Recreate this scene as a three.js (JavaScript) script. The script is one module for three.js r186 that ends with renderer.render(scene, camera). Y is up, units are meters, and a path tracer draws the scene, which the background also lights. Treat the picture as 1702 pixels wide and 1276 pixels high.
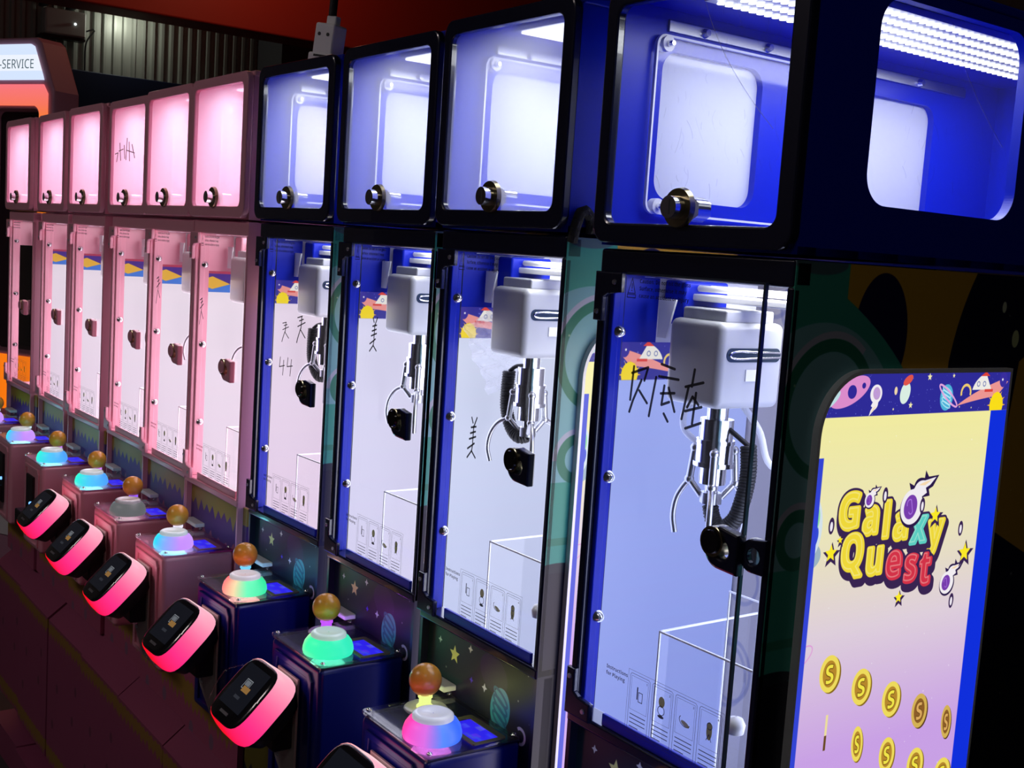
import * as THREE from 'three';
import { RoundedBoxGeometry } from 'three/addons/geometries/RoundedBoxGeometry.js';
import { mergeGeometries, toCreasedNormals } from 'three/addons/utils/BufferGeometryUtils.js';
import { RectAreaLightUniformsLib } from 'three/addons/lights/RectAreaLightUniformsLib.js';
RectAreaLightUniformsLib.init();

// ---------------------------------------------------------------- camera, exposure, room lights
// Lengths below are in cabinet units; K turns them into metres. Heights count from eye level, FLOOR is the floor.
const K = 0.6, FLOOR = -2.7;
const scene = new THREE.Scene();
scene.background = new THREE.Color(0x000000);
const renderer = new THREE.WebGLRenderer({ antialias: true });
renderer.toneMapping = THREE.LinearToneMapping;
renderer.toneMappingExposure = 1.0;
renderer.shadowMap.enabled = true;
const W3 = (x, y, z) => new THREE.Vector3(x * K, (y - FLOOR) * K, z * K);
const camera = new THREE.PerspectiveCamera(36.25, 1702 / 1276, 0.05, 60);
{
  const r = Math.PI / 180, yaw = 54.1103 * r, pit = 6.4038 * r, rol = 3.7731 * r;
  const d = new THREE.Vector3(-Math.sin(yaw) * Math.cos(pit), -Math.sin(pit), -Math.cos(yaw) * Math.cos(pit));
  const rt = new THREE.Vector3(Math.cos(yaw), 0, -Math.sin(yaw)), up = new THREE.Vector3().crossVectors(rt, d);
  camera.up.copy(up.clone().multiplyScalar(Math.cos(rol)).addScaledVector(rt, -Math.sin(rol)));
  camera.position.copy(W3(2.1814, 0.0144, 1.3652));
  camera.lookAt(camera.position.clone().add(d));
}
function areaLight(parent, color, power, w, h, at, towards) {          // a soft lamp w by h, in cabinet units
  const l = new THREE.RectAreaLight(color, power, w * K, h * K);
  const p = W3(...at), q = W3(...towards), steep = Math.abs(q.y - p.y) > 0.95 * p.distanceTo(q);   // steep lamps: width runs along z
  l.position.copy(p); parent.add(l);
  l.quaternion.setFromRotationMatrix(new THREE.Matrix4().lookAt(p, q, new THREE.Vector3(steep ? 1 : 0, steep ? 0 : 1, 0)));
  return l;
}
function pointLight(parent, color, power, at, radius = 0.5) {
  const l = new THREE.PointLight(color, power); l.position.copy(W3(...at)); l.castShadow = true; l.shadow.radius = radius; parent.add(l); return l;
}

// ---------------------------------------------------------------- helpers
let seed = 7;
const rnd = () => (seed = (seed * 16807) % 2147483647) / 2147483647;
const rgb = (r, g, b) => new THREE.Color().setRGB(r, g, b);
const taken = {};
function numbered(n) { const c = taken[n] = (taken[n] ?? -1) + 1; return c ? `${n}_${String(c).padStart(3, '0')}` : n; }
function thing(name, label, category, group, [x, z] = [0, 0], turn = 0, lift = 0) {
  const o = new THREE.Group(); o.name = numbered(name); scene.add(o);
  o.position.set(x * K, lift * K, z * K); o.rotation.y = turn; o.userData = { label, category };
  if (group) o.userData.group = group;
  return o;
}
const store = {};
const memo = (key, make) => store[key] ??= ((v) => Array.isArray(v) ? join(v) : v)(make());
const done = new WeakSet();
function P(name, geo, mat, parent, label) {                            // one named mesh; its geometry is in cabinet units
  if (Array.isArray(geo)) geo = join(geo);
  if (!done.has(geo)) { geo.translate(0, -FLOOR, 0); geo.scale(K, K, K); done.add(geo); }
  const m = new THREE.Mesh(geo, mat); m.name = parent === scene ? numbered(name) : name; m.castShadow = m.receiveShadow = true;
  if (label) m.userData.label = label;
  parent.add(m); return m;
}
function structure(name, geo, mat) { const m = P(name, geo, mat, scene); m.userData.kind = 'structure'; return m; }
function join(list) {
  const a = list.map((g) => { const n = g.index ? g.toNonIndexed() : g; for (const k of Object.keys(n.attributes)) if (!['position', 'normal', 'uv'].includes(k)) n.deleteAttribute(k); return n; });
  return a.length === 1 ? a[0] : mergeGeometries(a);
}
function box(x0, x1, y0, y1, z0, z1, r = 0) {
  const w = x1 - x0, h = y1 - y0, d = z1 - z0;
  const g = r ? new RoundedBoxGeometry(w, h, d, 2, Math.min(r, w / 2.01, h / 2.01, d / 2.01)) : new THREE.BoxGeometry(w, h, d);
  return g.translate((x0 + x1) / 2, (y0 + y1) / 2, (z0 + z1) / 2);
}
function rrect(s, x0, x1, y0, y1, r) {
  s.moveTo(x0 + r, y0); s.lineTo(x1 - r, y0); s.absarc(x1 - r, y0 + r, r, -Math.PI / 2, 0); s.lineTo(x1, y1 - r); s.absarc(x1 - r, y1 - r, r, 0, Math.PI / 2);
  s.lineTo(x0 + r, y1); s.absarc(x0 + r, y1 - r, r, Math.PI / 2, Math.PI); s.lineTo(x0, y0 + r); s.absarc(x0 + r, y0 + r, r, Math.PI, Math.PI * 1.5);
  return s;
}
const RS = (x0, x1, y0, y1, r) => rrect(new THREE.Shape(), x0, x1, y0, y1, r);
const RH = (x0, x1, y0, y1, r) => rrect(new THREE.Path(), x0, x1, y0, y1, r);
function ext(shape, depth, bevel = 0) {
  return new THREE.ExtrudeGeometry(shape, { depth: depth - 2 * bevel, bevelEnabled: bevel > 0, bevelThickness: bevel, bevelSize: bevel, bevelOffset: -bevel, bevelSegments: 2, curveSegments: 8 }).translate(0, 0, bevel);
}
const inX = (g, x) => g.rotateY(-Math.PI / 2).translate(x, 0, 0);       // a shape drawn with (z, y) laid in a plane across x, thickness towards -x
function poly(pts) { const s = new THREE.Shape(); pts.forEach(([x, y], i) => i ? s.lineTo(x, y) : s.moveTo(x, y)); s.closePath(); return s; }
const V = (a) => new THREE.Vector3(...a);
function tube(pts, r, seg = 24, rad = 8, closed = false) { return new THREE.TubeGeometry(new THREE.CatmullRomCurve3(pts.map(V), closed), seg, r, rad, closed); }
function cyl(r0, r1, a, b, n = 20) {                                    // from point a (radius r0) to b (radius r1)
  const A = V(a), B = V(b), d = B.clone().sub(A), g = new THREE.CylinderGeometry(r1, r0, d.length(), n);
  g.applyQuaternion(new THREE.Quaternion().setFromUnitVectors(new THREE.Vector3(0, 1, 0), d.clone().normalize()));
  return g.translate(...A.add(B).multiplyScalar(0.5).toArray());
}
function lathe(pts, at, n = 32) { return new THREE.LatheGeometry(pts.map(([r, y]) => new THREE.Vector2(r, y)), n).translate(...at); }
function planeUV(g, fn) { const p = g.attributes.position, u = g.attributes.uv; for (let i = 0; i < p.count; i++) u.setXY(i, ...fn(p.getX(i), p.getY(i), p.getZ(i))); return g; }
function canvas(w, h, draw, srgb = true) {
  const c = document.createElement('canvas'); c.width = w; c.height = h; draw(c.getContext('2d'), w, h);
  const t = new THREE.CanvasTexture(c); if (srgb) t.colorSpace = THREE.SRGBColorSpace; t.anisotropy = 8; return t;
}
const std = (o) => new THREE.MeshStandardMaterial(o), phy = (o) => new THREE.MeshPhysicalMaterial(o);
const glow = (color, power, o = {}) => std({ color: o.base ?? 0x101010, emissive: color, emissiveIntensity: power, emissiveMap: o.map ?? null, roughness: o.rough ?? 0.4 });

// ---------------------------------------------------------------- shared materials
const M = {
  chrome: std({ color: rgb(0.78, 0.79, 0.82), metalness: 1, roughness: 0.16 }),
  steel: std({ color: rgb(0.55, 0.56, 0.6), metalness: 1, roughness: 0.34 }),
  brass: std({ color: rgb(0.42, 0.36, 0.2), metalness: 1, roughness: 0.25 }),
  black: std({ color: rgb(0.012, 0.012, 0.014), roughness: 0.4 }),
  blackGloss: phy({ color: rgb(0.008, 0.008, 0.01), roughness: 0.12, clearcoat: 0.4 }),
  rubber: std({ color: rgb(0.02, 0.02, 0.022), roughness: 0.55 }),
  white: std({ color: rgb(0.88, 0.88, 0.9), roughness: 0.4 }),
  cover: phy({ color: rgb(0.52, 0.53, 0.55), roughness: 0.38, clearcoat: 0.2 }),
  opal: phy({ color: rgb(0.9, 0.91, 0.95), roughness: 0.9, transmission: 0.45, thickness: 0 }),
  plate: std({ color: rgb(0.5, 0.48, 0.46), roughness: 0.45, metalness: 0.2 }),
  glass: phy({ color: 0xffffff, transmission: 1, roughness: 0.0, thickness: 0, ior: 1.5, specularIntensity: 0.6 }),
  acrylic: phy({ color: rgb(0.97, 0.98, 1), transmission: 1, roughness: 0.08, thickness: 0, ior: 1.45, specularIntensity: 0.7 }),
  hazy: phy({ color: rgb(0.97, 0.98, 1), transmission: 1, roughness: 0.5, thickness: 0, ior: 1.4, specularIntensity: 0.5 }),
  hazyPink: phy({ color: rgb(0.98, 0.78, 0.98), transmission: 1, roughness: 0.8, thickness: 0, ior: 1.4, specularIntensity: 0.5 }),
  edge: std({ color: rgb(0.9, 0.92, 0.97), roughness: 0.5 }),
  darkEdge: std({ color: rgb(0.04, 0.06, 0.08), roughness: 0.2 }),
  led: glow(rgb(0.95, 0.97, 1), 2.2),
  ledSoft: glow(rgb(0.95, 0.97, 1), 2),
  acrylicDisc: phy({ color: rgb(0.75, 0.75, 0.8), roughness: 0.15, transmission: 0.4, thickness: 0 }),
  blackFlip: phy({ color: rgb(0.008, 0.008, 0.01), roughness: 0.15, clearcoat: 0.4, side: THREE.DoubleSide }),
  filmy: phy({ color: rgb(0.95, 0.95, 1), transmission: 0.9, roughness: 0.35, thickness: 0, side: THREE.DoubleSide }),
  ball: phy({ color: rgb(0.95, 0.42, 0.05), roughness: 0.3, clearcoat: 0.5, clearcoatRoughness: 0.2,
    map: canvas(256, 128, (c, w, h) => { c.fillStyle = '#ffffff'; c.fillRect(0, 0, w, h); for (let i = 0; i < 60; i++) { c.strokeStyle = `rgba(${rnd() > 0.5 ? '150,110,60' : '255,235,190'},0.25)`; c.lineWidth = 0.6 + rnd(); const x = rnd() * w, y = rnd() * h; c.beginPath(); c.moveTo(x, y); c.lineTo(x + rnd() * 24 - 12, y + rnd() * 14 - 7); c.stroke(); } }) }),
};
// printed space pictures ------------------------------------------------------------------------------------------------
function star(c, x, y, r, col, n = 5) { c.fillStyle = col; c.beginPath(); for (let i = 0; i < 2 * n; i++) { const a = -Math.PI / 2 + i * Math.PI / n, q = i % 2 ? r * 0.45 : r; c.lineTo(x + q * Math.cos(a), y + q * Math.sin(a)); } c.closePath(); c.fill(); }
function ell(c, x, y, rx, ry, col, rot = 0) { c.fillStyle = col; c.beginPath(); c.ellipse(x, y, rx, ry, rot, 0, 7); c.fill(); }
function speckle(c, w, h, n, col, r = 1.5) { c.fillStyle = col; for (let i = 0; i < n; i++) { c.beginPath(); c.arc(rnd() * w, rnd() * h, r * (0.3 + rnd()), 0, 7); c.fill(); } }
function comet(c, x, y, s, inner = '#7a3fb0', dark = '#2b1a4a') {           // a round stone with a white tail
  c.save(); c.translate(x, y); c.scale(s, s);
  c.fillStyle = dark; c.beginPath(); c.arc(2, 4, 46, 0, 7); c.fill();
  c.beginPath(); c.moveTo(-10, -40); c.lineTo(-18, -58); c.lineTo(2, -50); c.quadraticCurveTo(8, -72, 40, -66); c.lineTo(42, -84); c.lineTo(56, -68); c.lineTo(96, -70); c.lineTo(76, -44); c.lineTo(60, -38); c.lineTo(66, -22); c.lineTo(40, -20); c.closePath(); c.fill();
  c.fillStyle = '#f6f1f6'; c.beginPath(); c.arc(0, 0, 42, 0, 7); c.fill();
  c.beginPath(); c.moveTo(-8, -38); c.lineTo(4, -44); c.quadraticCurveTo(14, -64, 42, -60); c.lineTo(58, -62); c.lineTo(86, -66); c.lineTo(64, -48); c.lineTo(48, -42); c.lineTo(54, -30); c.lineTo(36, -22); c.closePath(); c.fill();
  c.fillStyle = 'rgba(255,214,150,0.7)'; c.beginPath(); c.moveTo(20, -50); c.quadraticCurveTo(40, -58, 70, -60); c.lineTo(44, -48); c.closePath(); c.fill();
  ell(c, -4, 0, 25, 29, inner, 0.2); c.strokeStyle = 'rgba(200,150,255,0.6)'; c.lineWidth = 3; c.beginPath(); c.arc(-8, -8, 10, 2.6, 5.2); c.arc(-2, 10, 7, 0, 3); c.stroke();
  c.restore();
}
function bandArt(c, w, h) {                                              // the strip of planets, comets and a rocket
  c.fillStyle = '#2f2c9a'; c.fillRect(0, 0, w, h); speckle(c, w, h, 160, 'rgba(150,160,255,0.55)', 1.4);
  ell(c, w * 0.12, h * 0.42, w * 0.1, h * 0.3, '#e08fd0', -0.35); ell(c, w * 0.02, h * 0.62, w * 0.06, h * 0.16, '#bfe0e6', -0.5);
  ell(c, w * 0.13, h * 0.42, h * 0.16, h * 0.16, '#32299a'); ell(c, w * 0.185, h * 0.28, h * 0.07, h * 0.07, '#32299a');
  c.save(); c.translate(w * 0.25, h * 0.48); c.rotate(2.6); comet(c, 0, 0, h / 190, '#c49fd6', 'rgba(0,0,0,0)'); c.restore();
  ell(c, w * 0.4, h * 0.48, h * 0.19, h * 0.27, '#dff3e8', 0.3); ell(c, w * 0.41, h * 0.17, h * 0.2, h * 0.1, '#e4574e', -0.5); ell(c, w * 0.35, h * 0.42, h * 0.06, h * 0.1, '#f2d9b0');
  ell(c, w * 0.63, h * 0.62, h * 0.27, h * 0.33, '#4fb4dc'); c.strokeStyle = 'rgba(200,245,255,0.8)'; c.lineWidth = h * 0.03; for (let i = 0; i < 5; i++) { c.beginPath(); c.ellipse(w * 0.63, h * (0.44 + i * 0.09), h * 0.2, h * 0.05, 0.4, 0, 7); c.stroke(); }
  c.strokeStyle = '#e7a8e0'; c.lineWidth = h * 0.05; c.beginPath(); c.ellipse(w * 0.64, h * 0.58, h * 0.48, h * 0.1, 0.6, 0, 7); c.stroke();
  c.strokeStyle = '#f1cf73'; c.lineWidth = h * 0.07; c.beginPath(); c.arc(w * 0.74, h * 0.52, h * 0.2, 2.8, 6.6); c.stroke();
  c.fillStyle = '#f29a96'; c.beginPath(); c.moveTo(w * 0.69, h * 0.85); c.quadraticCurveTo(w * 0.78, h * 0.5, w * 0.95, h * 0.2); c.lineTo(w * 0.99, h * 0.25); c.lineTo(w * 0.93, h * 0.62); c.quadraticCurveTo(w * 0.8, h * 0.7, w * 0.69, h * 0.85); c.fill();
  c.fillStyle = '#f4f1ea'; c.beginPath(); c.moveTo(w * 0.85, h * 0.02); c.lineTo(w * 0.89, h * 0.45); c.lineTo(w * 0.775, h * 0.45); c.quadraticCurveTo(w * 0.79, h * 0.15, w * 0.85, h * 0.02); c.fill();
  c.fillStyle = '#e0453c'; c.beginPath(); c.moveTo(w * 0.85, -2); c.lineTo(w * 0.875, h * 0.1); c.lineTo(w * 0.82, h * 0.1); c.fill(); c.fillRect(w * 0.85, h * 0.44, w * 0.05, h * 0.07);
  c.strokeStyle = '#6d79b5'; c.lineWidth = h * 0.025; for (const q of [0.81, 0.845]) { c.beginPath(); c.arc(w * q, h * 0.3, h * 0.06, 0, 7); c.stroke(); }
  ell(c, w * 0.96, h * 0.2, h * 0.17, h * 0.2, '#3a2fa0'); star(c, w * 0.955, h * 0.2, h * 0.05, '#fff');
  star(c, w * 0.93, h * 0.86, h * 0.42, '#f5b64a', 12); ell(c, w * 0.93, h * 0.86, h * 0.3, h * 0.34, '#ffe21a');
  for (const [x, y, r] of [[0.525, 0.1, 0.1], [0.66, 0.08, 0.06], [0.435, 0.78, 0.09], [0.345, 0.86, 0.04], [0.01, 0.93, 0.04], [0.71, 0.87, 0.03], [0.78, 0.9, 0.03], [0.03, 0.66, 0.03]]) star(c, w * x, h * y, h * r, '#f7efb0');
}
function bubble(c, text, x, y, size, cols, step) {                       // fat outlined letters going down a slope
  c.font = `bold ${size}px sans-serif`; c.lineJoin = 'round'; c.textBaseline = 'alphabetic';
  const wd = [...text].map((t) => c.measureText(t).width * 0.97);
  for (const pass of [0, 1, 2, 3]) {
    let px = x;
    [...text].forEach((t, i) => {
      const py = y + step * (px - x), lift = t === 'l' ? 0 : 0;
      c.save(); c.translate(px, py + lift);
      if (pass === 0) { c.strokeStyle = '#3a2552'; c.lineWidth = size * 0.3; c.strokeText(t, size * 0.04, size * 0.1); }
      if (pass === 1) { c.strokeStyle = '#3a2552'; c.lineWidth = size * 0.22; c.strokeText(t, 0, 0); }
      if (pass === 2) { c.strokeStyle = cols[i]; c.lineWidth = size * 0.12; c.strokeText(t, 0, 0); c.fillStyle = cols[i]; c.fillText(t, 0, 0); }
      if (pass === 3) { c.strokeStyle = 'rgba(255,255,230,0.35)'; c.lineWidth = size * 0.03; c.strokeText(t, -size * 0.03, -size * 0.02); }
      c.restore(); px += wd[i] + size * 0.1;
    });
  }
}
function coin(c, x, y, r, sq, tone) {
  c.save(); c.translate(x, y); c.rotate(-0.12); c.scale(sq, 1);
  c.fillStyle = ['#8a6a1c', '#5a3b18'][tone]; c.beginPath(); c.ellipse(6, 5, r, r * 1.25, 0, 0, 7); c.fill();
  c.fillStyle = ['#f3df5e', '#d8b556'][tone]; c.beginPath(); c.ellipse(0, 0, r, r * 1.25, 0, 0, 7); c.fill();
  c.fillStyle = ['#b98a2e', '#8f5f2a'][tone]; c.beginPath(); c.ellipse(0, 0, r * 0.68, r * 0.9, 0, 0, 7); c.fill();
  c.fillStyle = ['#f6e94a', '#e0ad60'][tone]; c.font = `bold ${r * 1.7}px sans-serif`; c.textAlign = 'center'; c.textBaseline = 'middle'; c.lineWidth = r * 0.12; c.strokeStyle = '#6d4a18'; c.strokeText('S', 0, 2); c.fillText('S', 0, 2);
  c.restore();
}
const SIGN = { z0: -0.577, z1: -0.078, y0: -1.23, y1: -0.117 };           // depth range and height range of the side light box
function signArt(c, w, h) {
  const X = (z) => (SIGN.z1 - 0.0145 - 0.99 * z) / (SIGN.z1 - SIGN.z0) * w, Y = (y) => (SIGN.y1 - 0.986 * y) / (SIGN.y1 - SIGN.y0) * h;
  const g = c.createLinearGradient(0, Y(-0.19), 0, Y(-0.75));
  g.addColorStop(0, '#f6f0a4'); g.addColorStop(0.35, '#efe8c0'); g.addColorStop(0.62, '#e3d3e0'); g.addColorStop(1, '#cda4ea');
  c.fillStyle = g; c.fillRect(0, 0, w, h); speckle(c, w, h, 90, 'rgba(255,255,255,0.5)', 2.2);
  c.save(); c.beginPath(); c.rect(0, 0, w, Y(-0.187)); c.clip(); bandArt(c, w, Y(-0.187)); c.restore();
  c.fillStyle = '#1030e0'; c.fillRect(X(-0.548), Y(-0.187), w, h);
    // half a dome at the front edge and a planet lower down
  ell(c, X(-0.09), Y(-0.405), w * 0.06, h * 0.02, '#9fb6c6'); ell(c, X(-0.09), Y(-0.36), w * 0.055, h * 0.045, '#d8e6ef'); ell(c, X(-0.088), Y(-0.378), w * 0.04, h * 0.025, '#3550d8', 0.5); ell(c, X(-0.1), Y(-0.345), w * 0.02, h * 0.018, '#8fe0a8');
  
  ell(c, X(-0.088), Y(-0.57), w * 0.035, h * 0.033, '#2f84d8'); c.strokeStyle = '#e2a0dc'; c.lineWidth = 4; c.beginPath(); c.ellipse(X(-0.095), Y(-0.57), w * 0.06, h * 0.012, -0.5, 0, 7); c.stroke();
  
  c.fillStyle = '#3546d8'; c.fillRect(0, Y(-0.25), X(-0.106), h);
  // the lettering
  const s = w * 0.155, yel = '#f4dd3c';
  bubble(c, 'Galaxy', X(-0.155), Y(-0.368), s, [yel, yel, yel, yel, '#5fd2c6', yel], 0.2);
  bubble(c, 'Quest', X(-0.17), Y(-0.436), s, [yel, yel, '#d8344a', '#d8344a', '#d8344a'], 0.22);
  comet(c, X(-0.345), Y(-0.345), w / 700); comet(c, X(-0.23), Y(-0.325), w / 1700); comet(c, X(-0.47), Y(-0.49), w / 1050);
  for (const [z, y, r] of [[-0.415, -0.365, 0.03], [-0.515, -0.44, 0.036], [-0.145, -0.405, 0.03], [-0.335, -0.5, 0.022], [-0.165, -0.385, 0.014]]) { star(c, X(z) + 3, Y(y) + 6, w * r * 1.45, '#3a2552'); star(c, X(z), Y(y), w * r, '#ffee2a'); }
  for (const [z, y] of [[-0.14, -0.36], [-0.27, -0.32], [-0.375, -0.345], [-0.495, -0.395], [-0.49, -0.525]]) { ell(c, X(z), Y(y), w * 0.014, h * 0.012, '#3a2552'); ell(c, X(z), Y(y) + 2, w * 0.007, h * 0.007, '#f4eef8'); }
  // two rows of falling coins and more below
  for (let row = 0; row < 7; row++) for (let i = 0; i < 5; i++) {
    const z = -0.172 - i * 0.086 - (row % 2) * 0.004, y = -0.607 - i * 0.0365 - row * 0.1, edge = row % 2 ? i === 0 : false;
    if (edge) { c.fillStyle = '#f1e2a0'; c.fillRect(X(z) - 5, Y(y) - w * 0.06, 10, w * 0.07); c.fillStyle = '#6b4a22'; c.fillRect(X(z) - 5, Y(y) + w * 0.01, 10, w * 0.05); continue; }
    coin(c, X(z), Y(y), w * 0.05, row % 2 ? [1, 0.6, 0.85, 0.95, 1][i] : [1, 1, 1, 0.9, 0.6][i], row % 2 ? 0 : [0, 0, 0, 1, 1][i]);
  }
}
const signTex = canvas(900, 2010, signArt);
function insideArt(top, low, pink) {                                     // the light box as seen from inside the cabinet
  return canvas(512, 900, (c, w, h) => {
    const g = c.createLinearGradient(0, 0, 0, h); g.addColorStop(0, top); g.addColorStop(1, low); c.fillStyle = g; c.fillRect(0, 0, w, h);
    const b = h * 0.075;
    c.save(); c.beginPath(); c.rect(0, 0, w, b); c.clip(); c.translate(w, 0); c.scale(-1, 1);
    if (!pink) bandArt(c, w, b);
    else { c.fillStyle = '#4a2a8c'; c.fillRect(0, 0, w, b); c.fillStyle = '#3f7be0'; c.fillRect(0, b * 0.62, w, b * 0.4); for (let i = 0; i < 4; i++) { c.fillStyle = ['#f0b43c', '#f6d25a', '#ea8f8a', '#f2c070'][i]; const x = w * (0.95 - i * 0.24); c.beginPath(); c.moveTo(x, b * 0.25); c.lineTo(x + 62, b * 0.55); c.lineTo(x, b * 0.86); c.lineTo(x - 62, b * 0.6); c.fill(); } c.fillStyle = '#b23a5a'; c.fillRect(0, 0, w, b * 0.12); }
    c.restore();
  });
}
const sideTex = canvas(1024, 1280, (c, w, h) => {                        // printed side wall: z 0 .. -1.15, y 0.05 .. -1.4
  const X = (z) => -z / 1.15 * w, Y = (y) => (0.05 - y) / 1.45 * h, S = w / 1.15;
  c.fillStyle = '#0a0d30'; c.fillRect(0, 0, w, h);
  c.fillStyle = '#c89a2c'; c.beginPath(); c.moveTo(X(-0.1), 0); c.lineTo(X(-0.463), 0); c.quadraticCurveTo(X(-0.42), Y(-0.02), X(-0.406), Y(-0.1)); c.lineTo(X(-0.4), Y(-0.3)); c.lineTo(X(-0.1), Y(-0.3)); c.fill();
  ell(c, X(-0.215), Y(-0.06), 0.068 * S, 0.1 * h / 1.45, '#141043', 0);
  c.fillStyle = '#c89a2c'; c.beginPath(); c.moveTo(X(-0.62), Y(-0.1)); c.lineTo(X(-0.8), Y(0)); c.lineTo(X(-0.8), Y(-0.5)); c.lineTo(X(-0.58), Y(-0.4)); c.fill();
  c.fillStyle = '#3aa08c'; c.fillRect(0, 0, X(-0.125), Y(-0.1)); c.beginPath(); c.moveTo(X(-0.12), Y(0)); c.quadraticCurveTo(X(-0.24), Y(-0.06), X(-0.31), Y(-0.14)); c.lineTo(X(-0.33), Y(-0.6)); c.lineTo(0, Y(-0.6)); c.lineTo(0, 0); c.fill();
  ell(c, X(-0.06), Y(0.047), 0.06 * S, 0.016 * h / 1.45, '#4e6a72');
  ell(c, X(-0.08), Y(-0.3), 0.22 * S, 0.26 * h / 1.45, '#7fb8bf');
  c.fillStyle = '#3aa08c'; c.fillRect(0, Y(-0.42), X(-0.3), Y(-0.6) - Y(-0.42));
  c.fillStyle = '#2f8a6f'; c.fillRect(0, Y(-0.53), X(-0.3), Y(-0.545) - Y(-0.53));
  for (const [z, y, r] of [[-0.105, -0.175, 0.1], [-0.06, -0.375, 0.038]]) { c.lineWidth = 0.014 * S; c.strokeStyle = '#b8bcd0'; c.beginPath(); c.arc(X(z), Y(y), (r + 0.014) * S, 3.1, 5.4); c.stroke(); c.lineWidth = 0.02 * S; c.strokeStyle = '#2c8068'; c.beginPath(); c.arc(X(z), Y(y), r * S, 0, 7); c.stroke(); }
  ell(c, X(-0.03), Y(-0.592), 0.05 * S, 0.012 * h / 1.45, '#15202c');
  c.fillStyle = '#070820'; c.fillRect(0, Y(-0.6), w, h);
  speckle(c, w, h, 60, 'rgba(240,240,200,0.5)', 2.5); ell(c, X(-0.555), Y(-0.005), 6, 9, '#cfd8b8'); ell(c, X(-0.6), Y(-0.06), 10, 14, '#c8d29a');
});
const frontTexBlue = canvas(512, 1024, (c, w, h) => {                    // printed front below the blue doors: x 0 .. .44, y -.8 .. -1.7
  const X = (x) => x / 0.44 * w, Y = (y) => (-0.8 - y) / 0.9 * h;
  c.fillStyle = '#0a0c28'; c.fillRect(0, 0, w, h);
  c.fillStyle = '#0c2228'; c.beginPath(); c.moveTo(0, 0); c.lineTo(X(0.26), 0); c.quadraticCurveTo(X(0.2), Y(-0.9), X(0.1), Y(-0.95)); c.lineTo(0, Y(-1.1)); c.fill();
  c.fillStyle = '#241640'; c.beginPath(); c.ellipse(X(0.27), Y(-0.86), 60, 44, 0.3, 0, 7); c.fill();
  star(c, X(0.12), Y(-0.866), 24, '#d9d47a'); star(c, X(0.18), Y(-0.835), 11, '#dfe0cf', 4); star(c, X(0.06), Y(-0.85), 10, '#cfd8cf', 4); star(c, X(0.24), Y(-0.9), 12, '#cfd0e0', 4); star(c, X(0.19), Y(-0.9), 9, '#4a3ad0', 4);
  ell(c, X(0.3), Y(-0.925), 40, 52, '#3aa6b0', 0.2); c.strokeStyle = '#1d6a86'; c.lineWidth = 7; for (let i = 0; i < 4; i++) { c.beginPath(); c.ellipse(X(0.3), Y(-0.9 - i * 0.017), 32, 10, 0.5, 0, 7); c.stroke(); }
  c.strokeStyle = '#b7aede'; c.lineWidth = 8; c.beginPath(); c.arc(X(0.375), Y(-0.955), 18, 4, 8); c.stroke();
  speckle(c, w, h, 40, 'rgba(220,220,200,0.6)', 2.2);
  c.fillStyle = '#6b651e'; zig(c, w, Y(-1.46), Y(-1.6), 9); ell(c, X(0.06), Y(-1.33), 26, 34, '#8a8f9a'); ell(c, X(0.06), Y(-1.33), 17, 24, '#15172c');
});
function zig(c, w, y0, y1, n) {                                          // a strip with a ragged lower and upper edge
  c.beginPath(); c.moveTo(-5, y0); for (let i = 0; i <= n * 2; i++) c.lineTo(i * w / (n * 2), y0 + (i % 2 ? 10 : -8) * (0.5 + rnd())); for (let i = n * 2; i >= 0; i--) c.lineTo(i * w / (n * 2), y1 + (i % 2 ? 26 : -20) * (0.4 + rnd())); c.closePath(); c.fill();
}
const frontTexPink = canvas(512, 1024, (c, w, h) => {
  const Y = (y) => (-0.8 - y) / 0.9 * h;
  c.fillStyle = '#b25a7c'; c.fillRect(0, 0, w, h);
  
  c.fillStyle = '#4d2a72'; zig(c, w, -20, Y(-0.96), 7); c.fillStyle = '#9a8430'; zig(c, w, -20, Y(-0.875), 9);
  c.fillStyle = '#a8873c'; zig(c, w, Y(-1.5), Y(-1.575), 12);
  for (const [x, y] of [[120, -1.3], [360, -1.2], [300, -1.63], [90, -1.65], [430, -1.4]]) ell(c, x, Y(y), 22, 30, '#8a6a86');
});
const baseTexPink = canvas(512, 1024, (c, w, h) => {                     // lower box of the pink cabinets, y -1.735 .. -2.38
  c.fillStyle = '#96486a'; c.fillRect(0, 0, w, h); c.fillStyle = '#967436'; zig(c, w, 20, 90, 12); zig(c, w, h * 0.86, h * 0.95, 12);
  for (const [x, y] of [[150, 420], [380, 520], [90, 700], [420, 300]]) ell(c, x, y, 16, 34, '#6f3a55');
});
const boxTop = (pink) => canvas(512, 512, (c, w, h) => {                 // print under the clear lid of the joystick box
  c.fillStyle = pink ? '#d888b4' : '#101238'; c.fillRect(0, 0, w, h);
  if (!pink) { c.strokeStyle = 'rgba(90,100,150,0.6)'; c.lineWidth = 5; for (let i = 0; i < 9; i++) { c.beginPath(); c.ellipse(70, 330, 30 + i * 12, 60 + i * 22, 0.4, 0, 7); c.stroke(); } ell(c, 300, 70, 90, 34, '#7c3a62', -0.2); ell(c, 330, 60, 40, 18, '#4f7a4a', -0.2); star(c, 180, 330, 26, '#d6d4b0'); speckle(c, w, h, 30, '#cfd3e8', 2); }
  else { c.fillStyle = '#b0307c'; c.fillRect(w * 0.4, 0, w * 0.6, h * 0.35); c.fillStyle = '#eaa0c8'; c.fillRect(0, h * 0.4, w * 0.3, h * 0.6); speckle(c, w, h, 20, '#fff', 2); }
});
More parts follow.
